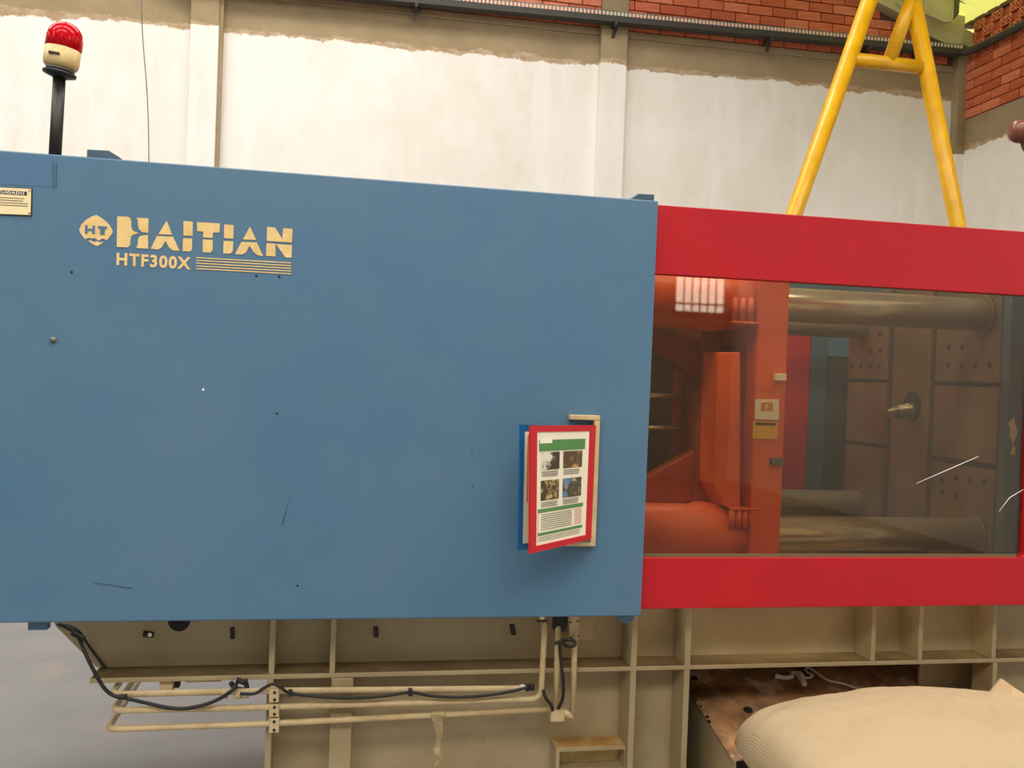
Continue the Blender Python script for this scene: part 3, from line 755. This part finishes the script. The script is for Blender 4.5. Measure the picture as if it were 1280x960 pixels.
def tie(px, py, rot, Y=2.668, parent=ca, sz=.013):
    c = PY(px, py, Y); o = B('cable_tie', 'black', -sz, sz, -.008, .008, -.006, .006, None, .003); o.location = c; o.rotation_euler.y = rot; adopt(parent, o)
tie(98, 795, .5, 2.69, ca, .02); tie(153, 871, 0, YC, ca, .012); tie(363, 866, 1.4, YC, cc_, .009); tie(513, 865, 1.5, YC, cc_, .011)
for px, py, r_ in ((292, 858, .9), (302, 852, .4), (308, 856, 1.3), (300, 862, .2)):
    tie(px, py, r_, 2.70, ca, .016)

# strip of clear tape wound on the lowest pipe
bm = bmesh.new()
L_ = [(545, 893, 7), (547, 902, 6), (549, 915, 5), (548, 925, 2.5), (546, 935, 4), (548, 943, 5), (550, 950, 3), (545, 957, 2)]
rows = []
for i, (x, y, wd) in enumerate(L_):
    rows.append([bm.verts.new(PY(x-wd, y, YP-.012-.008*math.sin(i*1.7))), bm.verts.new(PY(x, y, YP-.018+.010*math.sin(i*2.1))), bm.verts.new(PY(x+wd, y, YP-.010+.008*math.sin(i*1.3)))])
for p, q_ in zip(rows, rows[1:]):
    for k in (0, 1): bm.faces.new((p[k], p[k+1], q_[k+1], q_[k]))
tp = obj('tape_strip', bm, 'tape', recalc=False); tag(tp, 'twisted clear tape hanging from the lowest beige pipe', 'tape')
LA('tape_wrap', 'tape', [(.0095, -.022), (.0105, -.01), (.0105, .01), (.0095, .022)], PY(548, 892.6, YP), (1, 0, -.012), tp, 14)

# ---- platens, tie bars and toggle seen through the window
YN, YFAR = 2.84, 3.82
ZB, ZT = .996, 1.783
for (yy, zz) in ((2.945, ZT), (2.945, ZB), (3.715, ZT), (3.715, ZB)):
    LA('tie_bar', 'steel', [(.0585, -.20), (.0585, 2.20)], (0.25, yy, zz), (1, 0, 0), mach, 40)
# fixed platen with its grooved face
XF = 2.266
fp = B('fixed_platen', 'platen_dark', XF, XF+.22, YN, YFAR+.02, .86, 1.93, mach, .006)
def face_pad(pxs, pys):
    (xa_, ya_), (xb_, yb_) = pxs, pys
pads_y = [(YN+.004, PX(1173, 480, XF).y), (PX(1167, 480, XF).y, PX(1120, 480, XF).y), (PX(1112, 480, XF).y, YFAR)]
zg = lambda px, py: PX(px, py, XF).z
rows_ = {0: [(zg(1210, 484), 1.925), (zg(1210, 575), zg(1210, 477)), (.87, zg(1210, 583))],
         1: [(.87, 1.925)],
         2: [(zg(1085, 478), 1.925), (zg(1085, 553), zg(1085, 473)), (.87, zg(1085, 558))]}
for k, (ya, yb) in enumerate(pads_y):
    for z0, z1 in rows_[k]:
        B('face_pad', 'platen', XF-.016, XF+.002, ya, yb, z0, z1, fp, .002)
for px, py in ((1186, 434), (1203, 434), (1185, 457), (1202, 457), (1219, 457), (1237, 457), (1177, 600), (1195, 598), (1213, 600), (1231, 602), (1178, 615), (1195, 620), (1088, 440), (1100, 439), (1064, 457), (1076, 457), (1087, 457), (1100, 457), (1100, 417)):
    c = PX(px, py, XF-.016); LA('tapped_hole', 'dark', [(.011, 0), (.011, .0012)], (XF-.0158, c.y, c.z), (-1, 0, 0), fp, 12)
c = PX(1140, 508, XF-.016)
LA('locating_hole', 'dark', [(.060, 0), (.060, .0016)], (XF-.0158, c.y, c.z), (-1, 0, 0), fp, 28)
LA('nozzle', 'nozzle_steel', [(.034, 0), (.034, .03), (.030, .032), (.030, .060), (.026, .062), (.026, .085), (.018, .100), (.012, .118), (.006, .120)], (XF-.016, c.y-.005, c.z-.02), (-1, -.12, -.06), fp, 20)
# bushes where the near bars enter the fixed platen
for zz in (ZT, ZB):
    LA('bar_bush', 'platen', [(.075, 0), (.075, .012)], (XF-.016, 2.945, zz), (-1, 0, 0), fp, 32)
# blue guard post standing beside the fixed platen, with a bare chip
gp = B('guard_post', 'blue_dark', PY(1256, 480, 2.76).x, 2.47, 2.74, 2.78, .83, 1.98, mach, .003)
PR('paint_chip', 'chip', [((v := PY(x, y, 2.74)).x, v.z) for x, y in ((1268, 521), (1260, 529), (1263, 536), (1262, 545), (1266, 556), (1269, 548), (1272, 540), (1270, 533), (1268, 528))], 2.7392, 2.7402, gp)
PR('paint_chip', 'chip', [((v := PY(x, y, 2.74)).x, v.z) for x, y in ((1266, 556), (1262, 568), (1269, 569), (1269, 560))], 2.7392, 2.7402, gp)

# moving platen (orange)
X1 = 1.452; X0 = 1.343
mp_ = B('moving_platen', 'orange', X0, X1, YN, YFAR, .90, 1.93, mach, .008)
# rib body behind the platen edge: a face with slanting lower corner
y_face = YN+.03
def fq(x, y): v = PY(x, y, y_face); return (v.x, v.z)
PR('rib_face', 'orange', [fq(897, 440), fq(926, 440), fq(926, 634), fq(906, 634), fq(893, 606)], y_face, y_face+.60, mp_, .006)
PR('rib_side', 'orange_shaded', [((v := PY(x, y, y_face+.05)).x, v.z) for x, y in ((920, 430), (952, 432), (950, 650), (920, 650))], y_face+.05, y_face+.6, mp_, .004)
B('rear_plate', 'orange_shaded', PY(874, 480, 3.0).x, PY(900, 480, 3.0).x, 3.0, 3.7, .95, 1.90, mp_, .006)
# sleeves on the near bars and far bars
for zz in (ZT, ZB):
    for yy in (2.945, 3.715):
        xs = 0.95
        LA('bar_sleeve', 'orange', [(.085, 0), (.098, .012), (.098, .225), (.105, .24), (.105, .27), (.09, .40)], (xs, yy, zz), (1, 0, 0), mp_, 36)
        LA('sleeve_nut', 'orange', [(.07, -.05), (.085, -.04), (.085, 0)], (xs, yy, zz), (1, 0, 0), mp_, 6)
# bolt clusters above and below the rib
for z_, sgn, ys in ((PY(932, 404, YN).z, 1, (372, 402)), (PY(932, 660, YN).z, -1, (638, 662))):
    zz0, zz1 = PY(932, ys[1], YN).z, PY(932, ys[0], YN).z
    for px in ((921, 931, 941) if sgn > 0 else (918, 926, 934, 942, 949)):
        x = PY(px, ys[0], YN-.005).x
        LA('clamp_stud', 'orange', [(.0105, 0), (.0105, zz1-zz0)], (x, YN+.012, zz0), (0, 0, 1), mp_, 12)
    B('stud_plate', 'orange', PY(914, ys[1], YN).x, PY(950, ys[1], YN).x, YN-.002, YN+.04, (zz0-.008) if sgn > 0 else zz1, zz0 if sgn > 0 else zz1+.008, mp_, .003)
# toggle yoke: plate with a dark trapezoid gap, steel pins across it
yk = 3.02
def yq(x, y): v = PY(x, y, yk); return (v.x, v.z)
PR('toggle_yoke', 'orange_shaded', [yq(760, 392), yq(876, 424), yq(876, 480), yq(806, 424), yq(760, 400)], yk, yk+.06, mach, .004)
PR('toggle_yoke', 'orange_shaded', [yq(756, 620), yq(800, 602), yq(874, 560), yq(874, 626), yq(756, 640)], yk, yk+.06, mach, .004)
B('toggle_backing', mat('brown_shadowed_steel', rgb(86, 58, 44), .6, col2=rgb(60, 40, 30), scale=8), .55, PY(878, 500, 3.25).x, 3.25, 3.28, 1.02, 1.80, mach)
for py in (495, 535):
    a, c = PY(818, py, 3.14), PY(866, py, 3.14); T('toggle_pin', 'steel', [(a.x-.12, 3.14, a.z), (c.x, 3.14, c.z)], .009, mach)
# labels and switches on the platen edge
def label_on(name, m, pts, Y, parent, t=.001): return PR(name, m, [((v := PY(x, y, Y)).x, v.z) for x, y in pts], Y-t, Y+.0005, parent)
lb = label_on('safety_label', 'print_white', [(944, 499), (973, 499), (973, 525), (943, 524)], YN-.002, mp_, .004)
label_on('label_square', 'label_orange', [(951.5, 503), (966, 503), (965.5, 513.5), (951, 513)], YN-.0065, lb)
label_on('label_mark', 'print_white', [(957.5, 505), (959.5, 505), (959, 511), (957, 511)], YN-.0078, lb)
l2 = label_on('warning_label', 'label_yellow', [(941.5, 526), (972, 527), (971.5, 549), (940.5, 548)], YN-.002, mp_, .003)
label_on('label_band', 'print_black', [(944.5, 528), (969.5, 528.5), (969, 531.5), (944.5, 531)], YN-.0055, l2)
B('switch_block', 'print_white', PY(967, 470, YN).x, PY(980, 470, YN).x, YN-.02, YN, PY(973, 476, YN).z, PY(973, 467, YN).z, mp_, .002)
B('switch_block', 'galv', PY(962, 575, YN).x, PY(977, 575, YN).x, YN-.02, YN, PY(970, 581, YN).z, PY(970, 572, YN).z, mp_, .002)
# rear guard seen between the platens
YR = 4.05
B('rear_door', 'red', .4, PY(1011, 500, YR).x, YR, YR+.03, .83, 1.84, mach, .003)
B('rear_post', 'blue_dark', PY(1011, 500, YR).x, PY(1031, 500, YR).x, YR-.01, YR+.03, .0, 1.86, mach, .003)
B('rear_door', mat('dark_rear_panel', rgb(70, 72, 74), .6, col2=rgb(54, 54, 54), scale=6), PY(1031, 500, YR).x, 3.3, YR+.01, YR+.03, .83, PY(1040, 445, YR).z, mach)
B('rear_rail', 'blue', PY(1031, 500, YR).x, 3.3, YR+.0, YR+.03, PY(1040, 445, YR).z, PY(1040, 416, YR).z, mach)
B('rear_rail', 'blue_dark', .4, 3.3, YR, YR+.03, 1.95, 2.02, mach)
B('rear_post', 'blue_dark', 3.27, 3.3, YR, YR+.03, 0, 1.95, mach); B('rear_post', 'blue_dark', .4, .44, YR, YR+.03, 0, 1.95, mach)
# blue left end of the machine cover
B('end_panel', 'blue', -1.45, -1.42, YB+.028, 4.05, .83, 2.03, mach, .003)

# ================================================================== THINGS ON AND AROUND THE MACHINE
# ---- signal lamp on its pole
YL = 2.76
pb, pt_ = PY(68.5, 200, YL), PY(74.5, 92, YL)
ax = (pt_-pb).normalized()
lamp = empty('signal_lamp', (pb.x, YL, 2.0)); tag(lamp, 'red domed signal lamp on a black pole above the blue guard', 'signal lamp')
T('pole', 'pole', [pb-ax*.06, pt_], .0165, lamp, 20)
B('pole_foot', 'pole', pb.x-.05, pb.x+.05, YL-.05, YL+.05, (pb-ax*.06).z-.008, (pb-ax*.06).z, lamp)
B('foot_rail', 'blue_dark', pb.x-.25, pb.x+.25, YL-.03, YL+.03, (pb-ax*.06).z-.04, (pb-ax*.06).z-.008, mach)
tx = (ax+Vector((.10, -.03, 0))).normalized()
LA('mount_plate', 'pole', [(.020, -.012), (.043, -.004), (.044, .002), (.030, .006)], pt_, tx, lamp)
LA('seal_ring', 'galv', [(.036, .006), (.038, .012)], pt_, tx, lamp)
zb = .012
hb = (PY(78, 61, YL)-PY(75, 90, YL)).length-.004
LA('lamp_base', 'lamp_base', [(.036, zb), (.0445, zb+.008), (.0465, zb+.018), (.0465, hb+.006)], pt_, tx, lamp)
h0 = hb+.006; ht = (PY(78, 28, YL)-pt_).length
prof = [(.0455, h0)] + [(.0455, h0+(ht-h0)*.45)] + [(.0455*math.cos(a), h0+(ht-h0)*.45+(ht-h0)*.55*math.sin(a)) for a in [math.pi/2*k/8 for k in range(1, 9)]]
ln = LA('lens', 'lens', prof, pt_, tx, lamp, 40)
LA('reflector', 'lamp_base', [(.018, h0), (.020, h0+.015), (.008, h0+.03)], pt_, tx, ln, 16)
for k in range(14):     # moulded ribs of the lens
    a = 2*math.pi*k/14; s = tx.orthogonal().normalized(); t2 = tx.cross(s); d_ = s*math.cos(a)+t2*math.sin(a)
    T('lens_rib', 'lens', [pt_+tx*(h0+.002)+d_*.0455, pt_+tx*(h0+(ht-h0)*.45)+d_*.0455], .0016, ln, 6)
p0 = PY(59.5, 62, YL-.048); bm = bmesh.new()
prism(bm, [((v := PY(x, y, YL-.049)).x, v.z) for x, y in ((60.5, 63), (74.5, 65.5), (74.5, 68.5), (60.5, 66))], YL-.050, YL-.040); adopt(lamp, obj('lamp_label', bm, 'print_black'))

# ---- caution plaque
q4 = [PY(-38, 232.5, YB), PY(39.5, 236.5, YB), PY(38.6, 269, YB), PY(-38, 266, YB)]
plq = PR('warning_plaque', 'print_black', [(p.x, p.z) for p in (PY(-40, 231.6, YB), PY(40.6, 235.6, YB), PY(39.8, 270.4, YB), PY(-40, 267, YB))], YB-.0025, YB-.0003)
tag(plq, 'ivory caution plaque screwed to the upper blue panel under the paint patch', 'sign')
adopt_pts = [(p.x, p.z) for p in q4]
o = PR('plaque_face', 'plaque', adopt_pts, YB-.0035, YB-.0024, plq)
PR('title_band', 'print_black', [((v := PY(x, y, YB)).x, v.z) for x, y in ((-34, 236), (34.3, 240), (34, 244.5), (-34, 240.5))], YB-.0042, YB-.0034, plq)
flat_text('plaque_text', 'CUIDADO', 'print_white', PY(-2.5, 238.4, YB), PY(31.2, 240.4, YB), PY(-2.5, 241.8, YB), plq, Vector((0, -.0046, 0)), .02)
for a, x1 in ((247, 31), (250, 29.5), (253.3, 36), (256.3, 35)):
    PR('text_line', 'ink', [((v := PY(x, y, YB)).x, v.z) for x, y in ((-34, a-2.4), (x1, a+1.2), (x1, a+2.1), (-34, a-1.5))], YB-.0041, YB-.0034, plq)
for px, py in ((37, 238), (36.3, 266.5)):
    c = PY(px, py, YB-.0035); LA('rivet', 'steel', [(.0035, 0), (.002, .0015)], (c.x, YB-.0035, c.z), (0, -1, 0), plq, 10)

# ---- document holder: bracket with two hinged sleeves
hold = empty('document_holder', (PY(740, 600, YB).x, YB, PY(740, 600, YB).z)); tag(hold, 'hinged document holder with red and blue sleeves on the blue panel', 'document holder')
hb0, hb1 = PY(710, 519, YB-.02), PY(748.5, 519, YB-.02)
zt_, zb_ = PY(748, 519.5, YB-.02).z, PY(742, 683, YB-.02).z
xh = PY(745.5, 600, YB-.02).x
B('bracket_spine', 'beige_pipe', xh-.012, xh+.004, YB-.022, YB-.0005, zb_+.0125, zt_-.0145, hold, .001)
B('bracket_arm', 'beige_pipe', xh-.085, xh+.004, YB-.022, YB-.0005, zt_-.014, zt_, hold, .002)
B('bracket_arm', 'beige_pipe', xh-.085, xh+.004, YB-.022, YB-.0005, zb_, zb_+.012, hold, .002)
def sleeve(col, pr_top, pr_bot, pl_top, pl_bot, Yr, Yl, name, bw=.095):
    """a sleeve from its hinge edge (right) to its free edge (left), corners fixed by rays to the two edge depths"""
    TR, BR, TL, BL = PY(*pr_top, Yr), PY(*pr_bot, Yr), PY(*pl_top, Yl), PY(*pl_bot, Yl)
    ex = (TR-TL); nrm = ex.cross(TL-BL).normalized()
    if nrm.y > 0: nrm = -nrm
    def at(u, v, d=0): return (TL*(1-u)+TR*u)*(1-v)+(BL*(1-u)+BR*u)*v+nrm*d
    def patch(nm, m, u0, u1, v0, v1, d, th=.0008, parent=None, mm=None):
        bm = bmesh.new(); vs = [bm.verts.new(at(u, v, dd)) for dd in (d, d-th) for u, v in ((u0, v0), (u1, v0), (u1, v1), (u0, v1))]
        for f in ((0, 1, 2, 3), (7, 6, 5, 4), (0, 4, 5, 1), (1, 5, 6, 2), (2, 6, 7, 3), (3, 7, 4, 0)): bm.faces.new([vs[i] for i in f])
        o = obj(nm, bm, m); adopt(parent or hold, o); return o
    bh = .05
    fr = patch(name, col, 0, 1, 0, bh, .003, .006)
    patch('sleeve_border', col, 0, 1, 1-bh, 1, .003, .006, fr); patch('sleeve_border', col, 0, bw, bh, 1-bh, .003, .006, fr); patch('sleeve_border', col, 1-bw, 1, bh, 1-bh, .003, .006, fr)
    ps = patch('paper_sheet', 'paper', bw*.6, 1-bw*.6, bh*.6, 1-bh*.6, .001, .002, fr)
    return patch, fr
Yh = YB-.018
patch, fr = sleeve('docblue', (741, 533), (738, 676), (650, 530.5), (647, 688), Yh, Yh-.135, 'blue_sleeve', .055)
fr['label'] = 'blue edged document sleeve'
patch('print_block', 'redink', .10, .115, .08, .62, .0016, .0004, fr)
patch, fr = sleeve('docred', (744, 531.5), (738, 674), (662.5, 532), (661.5, 692), Yh-.006, Yh-.165, 'red_sleeve')
fr['label'] = 'red edged document sleeve'
P_ = lambda nm, m, u0, u1, v0, v1, d=.0016: patch(nm, m, u0, u1, v0, v1, d, .0004, fr)
P_('print_band', 'green', .13, .84, .115, .205)
P_('print_logo', 'print_white', .14, .32, .10, .142, .002)
P_('print_photo', 'photo_a', .16, .44, .215, .355); P_('print_photo', 'photo_b', .50, .80, .215, .355)
P_('print_photo', 'photo_c', .16, .44, .44, .60); P_('print_photo', 'photo_d', .50, .80, .44, .60)
P_('print_band', 'green', .12, .84, .665, .695); P_('print_band', 'green', .12, .84, .855, .878)
for v in (.37, .385, .40, .615, .63, .645):
    P_('text_line', 'ink', .17, .42, v, v+.006); P_('text_line', 'ink', .51, .76, v, v+.006)
for k in range(8): P_('text_line', 'ink', .17, .66, .712+.017*k, .717+.017*k); P_('text_line', 'redink', .70, .82, .712+.017*k, .716+.017*k)
for k in range(3): P_('text_line', 'ink', .14, .80, .89+.014*k, .894+.014*k)
P_('text_line', 'redink', .12, .125, .70, .93)

# ---- yellow gantry standing behind the machine
YG = 4.9
gan = empty('gantry_frame', (PY(1100, 400, YG).x, YG, 0)); tag(gan, 'yellow tubular gantry frame standing behind the machine', 'gantry')
def ln_at(a, c, z):
    t = (z-a.z)/(c.z-a.z); return a+(c-a)*t
la, lb_ = PY(1087, 0, YG), PY(992.5, 268, YG)
ra, rb = PY(1143, 10, YG), PY(1196.5, 278, YG)
R_ = .047
zf = .12
apx = None
for a, c in ((la, lb_), (ra, rb)):
    T('leg', 'yellow', [ln_at(a, c, zf), ln_at(a, c, 3.95)], R_, gan, 24)
k0, k1 = PY(1063, 74, YG), PY(1150, 84, YG); T('crossbar', 'yellow', [k0, k1], .040, gan, 24)
m0, m1 = PY(1111, 78, YG), PY(1139, 0, YG); T('brace', 'yellow', [m0, ln_at(m0, m1, 3.95)], .040, gan, 24)
tpx = ln_at(la, lb_, 3.95).x; tqx = ln_at(ra, rb, 3.95).x
B('head_plate', 'yellow', tpx-.1, tqx+.1, YG-.08, YG+.08, 3.94, 3.98, gan)
B('hoist_beam', 'yellow', (tpx+tqx)/2-.05, (tpx+tqx)/2+.05, YG-.4, YG+.4, 3.98, 4.14, gan)
fx0, fx1 = ln_at(la, lb_, zf).x, ln_at(ra, rb, zf).x
B('foot_beam', 'yellow', fx0-.1, fx1+.1, YG-.05, YG+.05, .12, .20, gan)
for x in (fx0, fx1): LA('castor', 'black', [(.055, -.025), (.06, -.02), (.06, .02), (.055, .025)], (x, YG, .06), (0, 1, 0), gan, 24)
# ---- brown rounded housing at the injection end
hc = PY(1277, 164, 3.05)
cap = empty('brown_housing', (hc.x, 3.05, hc.z)); tag(cap, 'brown rounded metal housing beside the concrete band of the end wall', 'housing')
LA('dome', 'brown_cap', [(0, -.062), (.022, -.058), (.037, -.046), (.043, -.030), (.044, .0), (.044, .12)], (hc.x+.012, 3.05, hc.z), (1, .15, .12), cap, 32)
LA('rim_band', 'rust', [(.0455, .0), (.0455, .012)], (hc.x+.012, 3.05, hc.z), (1, .15, .12), cap, 32)
T('bracket', 'rust', [(hc.x+.01, 3.05, hc.z-.035), (hc.x+.02, 3.05, hc.z-.06), (hc.x+.10, 3.06, hc.z-.09)], .014, cap, 12)
T('stand', 'blue_dark', [(hc.x+.10, 3.06, 1.93), (hc.x+.10, 3.06, hc.z+.02)], .03, cap, 16)
B('injection_block', 'blue_dark', XF+.22, 3.2, 2.85, 3.80, .83, 1.93, mach, .01)

# ---- rusty chute under the red door
A0 = PY(863, 866, 2.93); A1 = PX(906, 935, A0.x)
dirv = (A0-A1).normalized()
top = A0+dirv*.42; bot = A1-dirv*.06
xw = .95
chute = empty('scrap_chute', (A0.x+.4, A0.y, 0)); tag(chute, 'rust brown dirty sheet metal chute sloping under the red door', 'chute')
bm = bmesh.new()
nx, ny = 24, 16; g = []
for j in range(ny+1):
    p = bot+(top-bot)*(j/ny)
    g.append([bm.verts.new((p.x+xw*i/nx, p.y, p.z+.006*noise.noise(Vector((i*.35, j*.4, 3))))) for i in range(nx+1)])
for j in range(ny):
    for i in range(nx): bm.faces.new((g[j][i], g[j][i+1], g[j+1][i+1], g[j+1][i])).smooth = True
plate = obj('chute_plate', bm, 'rust', recalc=False); adopt(chute, plate)
sd = plate.modifiers.new('thick', 'SOLIDIFY'); sd.thickness = .006; sd.offset = -1
bm = bmesh.new(); vs = []
for x in (bot.x+.004, bot.x+.012):
    vs.append([bm.verts.new(p) for p in ((x, bot.y, bot.z-.004), (x, top.y, top.z-.004), (x, top.y, 0), (x, bot.y, 0))])
bm.faces.new(vs[0]); bm.faces.new(vs[1][::-1])
for i in range(4): bm.faces.new((vs[0][i], vs[1][i], vs[1][(i+1) % 4], vs[0][(i+1) % 4]))
adopt(chute, obj('side_panel', bm, 'beige'))
B('side_panel', 'beige', bot.x+xw-.012, bot.x+xw-.004, bot.y, bot.y+.08, 0, bot.z-.01, chute)
for px, py in ((868, 850),):
    c = PY(px, py, 3.0); 
def on_plate(px, py):
    """pixel to chute plane (plane through bot, top, parallel to x)"""
    n = Vector((1, 0, 0)).cross(top-bot); d = ray(px, py); return CAM+d*((bot-CAM).dot(n)/d.dot(n))
pn = Vector((1, 0, 0)).cross((top-bot).normalized()).normalized()
if pn.z < 0: pn = -pn
for px, py, r in ((868, 849, .012), (935, 888, .016), (884, 897, .006), (886, 903, .007), (870, 876, .004), (876, 884, .004)):
    c = on_plate(px, py); LA('rust_hole', 'dark', [(r, 0), (r*.8, .004)], c+pn*.002, pn, plate, 9)
# white plastic offcut with its string lying on the chute
oc = T('plastic_offcut', 'white_cord', smooth_path([on_plate(x, y)+pn*.012 for x, y in ((968, 848.5), (975, 850), (984, 851), (990, 849))], 5), [.007, .010, .010, .009, .008]+[.008]*11, None, 10)
tag(oc, 'white plastic sprue offcut with a string lying on the rusty chute', 'plastic scrap')
T('offcut_blob', 'white_cord', smooth_path([on_plate(x, y)+pn*.014 for x, y in ((988, 846), (996, 846), (1001, 852), (1005, 861))], 5), [.008]*6+[.013]*5+[.010]*4+[.004], oc, 10)
T('offcut_tail', 'white_cord', smooth_path([on_plate(x, y)+pn*.012 for x, y in ((1000, 850), (1010, 851), (1015, 848), (1010, 845), (1006, 841), (1010, 838.5), (1018, 843), (1034, 854), (1052, 858), (1070, 864), (1090, 872))], 6), .0042, oc, 8)

# ---- woven sacks stacked in front of the machine
def sack_mesh(name, L2, W2, H2, seed):
    bm = bmesh.new(); nu, nv = 64, 40; top_, bot_ = [], []
    for j in range(nv+1):
        rt, rb_ = [], []
        v = -1+2*j/nv
        for i in range(nu+1):
            u = -1+2*i/nu
            pu = max(0, 1-abs(u)**9); pv = max(0, 1-abs(v)**3.4)
            h = (pu**.40)*(pv**.45)*(.72+.28*(1-(u*.9-.05)**2))
            nz = noise.noise(Vector((u*1.6+seed, v*1.3, seed)))*.10+noise.noise(Vector((u*6+seed, v*5, seed*2)))*.05*(.3+abs(u))+noise.noise(Vector((u*14+seed, v*4, seed*3)))*.02
            x = L2*u*(1-.05*abs(v)**4); y = W2*v*(1-.07*abs(u)**4)
            rt.append(bm.verts.new((x, y, H2*(h*(1+nz)))))
            rb_.append(rt[-1] if (i in (0, nu) or j in (0, nv)) else bm.verts.new((x, y, -.055*h)))
        top_.append(rt); bot_.append(rb_)
    for j in range(nv):
        for i in range(nu):
            bm.faces.new((top_[j][i], top_[j][i+1], top_[j+1][i+1], top_[j+1][i])).smooth = True
            q_ = (bot_[j][i], bot_[j+1][i], bot_[j+1][i+1], bot_[j][i+1])
            try: bm.faces.new(q_).smooth = True
            except ValueError: pass
    bmesh.ops.recalc_face_normals(bm, faces=bm.faces[:])
    me = bpy.data.meshes.new(name); bm.to_mesh(me); bm.free(); me.materials.append(M['sack']); return me
YS0, YS1 = 1.86, 2.44
fl = PY(911, 922, 2.40); tp_ = PY(1120, 862, 2.38)
zc = PY(911, 934, 2.40).z
HS = tp_.z-zc+.045
ltip = Vector((fl.x-.006, 2.15, zc))
sk = bpy.data.objects.new('sack', sack_mesh('sack', .50, .29, HS, 1.3)); COL.objects.link(sk)
sk.location = (ltip.x+.503, 2.15, zc); sk.rotation_euler.z = math.radians(-3)
tag(sk, 'full woven white plastic sack lying on top of the stack before the chute', 'sack', 'woven sacks')
# folded ear of the sack mouth
e_ = [PY(1237, 866, 2.30), PY(1252, 848, 2.30), PY(1266, 858, 2.26), PY(1300, 880, 2.22), PY(1300, 905, 2.18), PY(1262, 878, 2.24)]
bm = bmesh.new(); vs = [bm.verts.new(p) for p in e_]; vb_ = [bm.verts.new(p+Vector((.004, .012, -.004))) for p in e_]
bm.faces.new(vs); bm.faces.new(vb_[::-1])
for i in range(6): bm.faces.new((vs[i], vb_[i], vb_[(i+1) % 6], vs[(i+1) % 6]))
ear = obj('sack_mouth', bm, 'sack'); ear.parent = sk; bpy.context.view_layer.update(); ear.matrix_parent_inverse = sk.matrix_world.inverted()
c = PY(1037.5, 930.5, 2.02)
z = zc-.057-HS*1.14
s2 = bpy.data.objects.new('sack', bpy.data.meshes['sack']); COL.objects.link(s2)
s2.location = (ltip.x+.56, 2.15, z); s2.rotation_euler.z = math.radians(-2); z -= .06
tag(s2, 'woven white plastic sack lying underneath the topmost sack on the pallet', 'sack', 'woven sacks')

pal = empty('pallet', (ltip.x+.5, 2.14, 0)); tag(pal, 'wooden pallet stack carrying the woven sacks', 'pallet')
zp = z
for k in range(6): B('deck_board', 'wood', ltip.x+.05, ltip.x+.99, 1.84+.10*k, 1.92+.10*k, zp-.02, zp, pal, .002)
for x in (.05, .47, .89): B('bearer', 'wood', ltip.x+x, ltip.x+x+.1, 1.84, 2.42, 0, zp-.02, pal, .002)
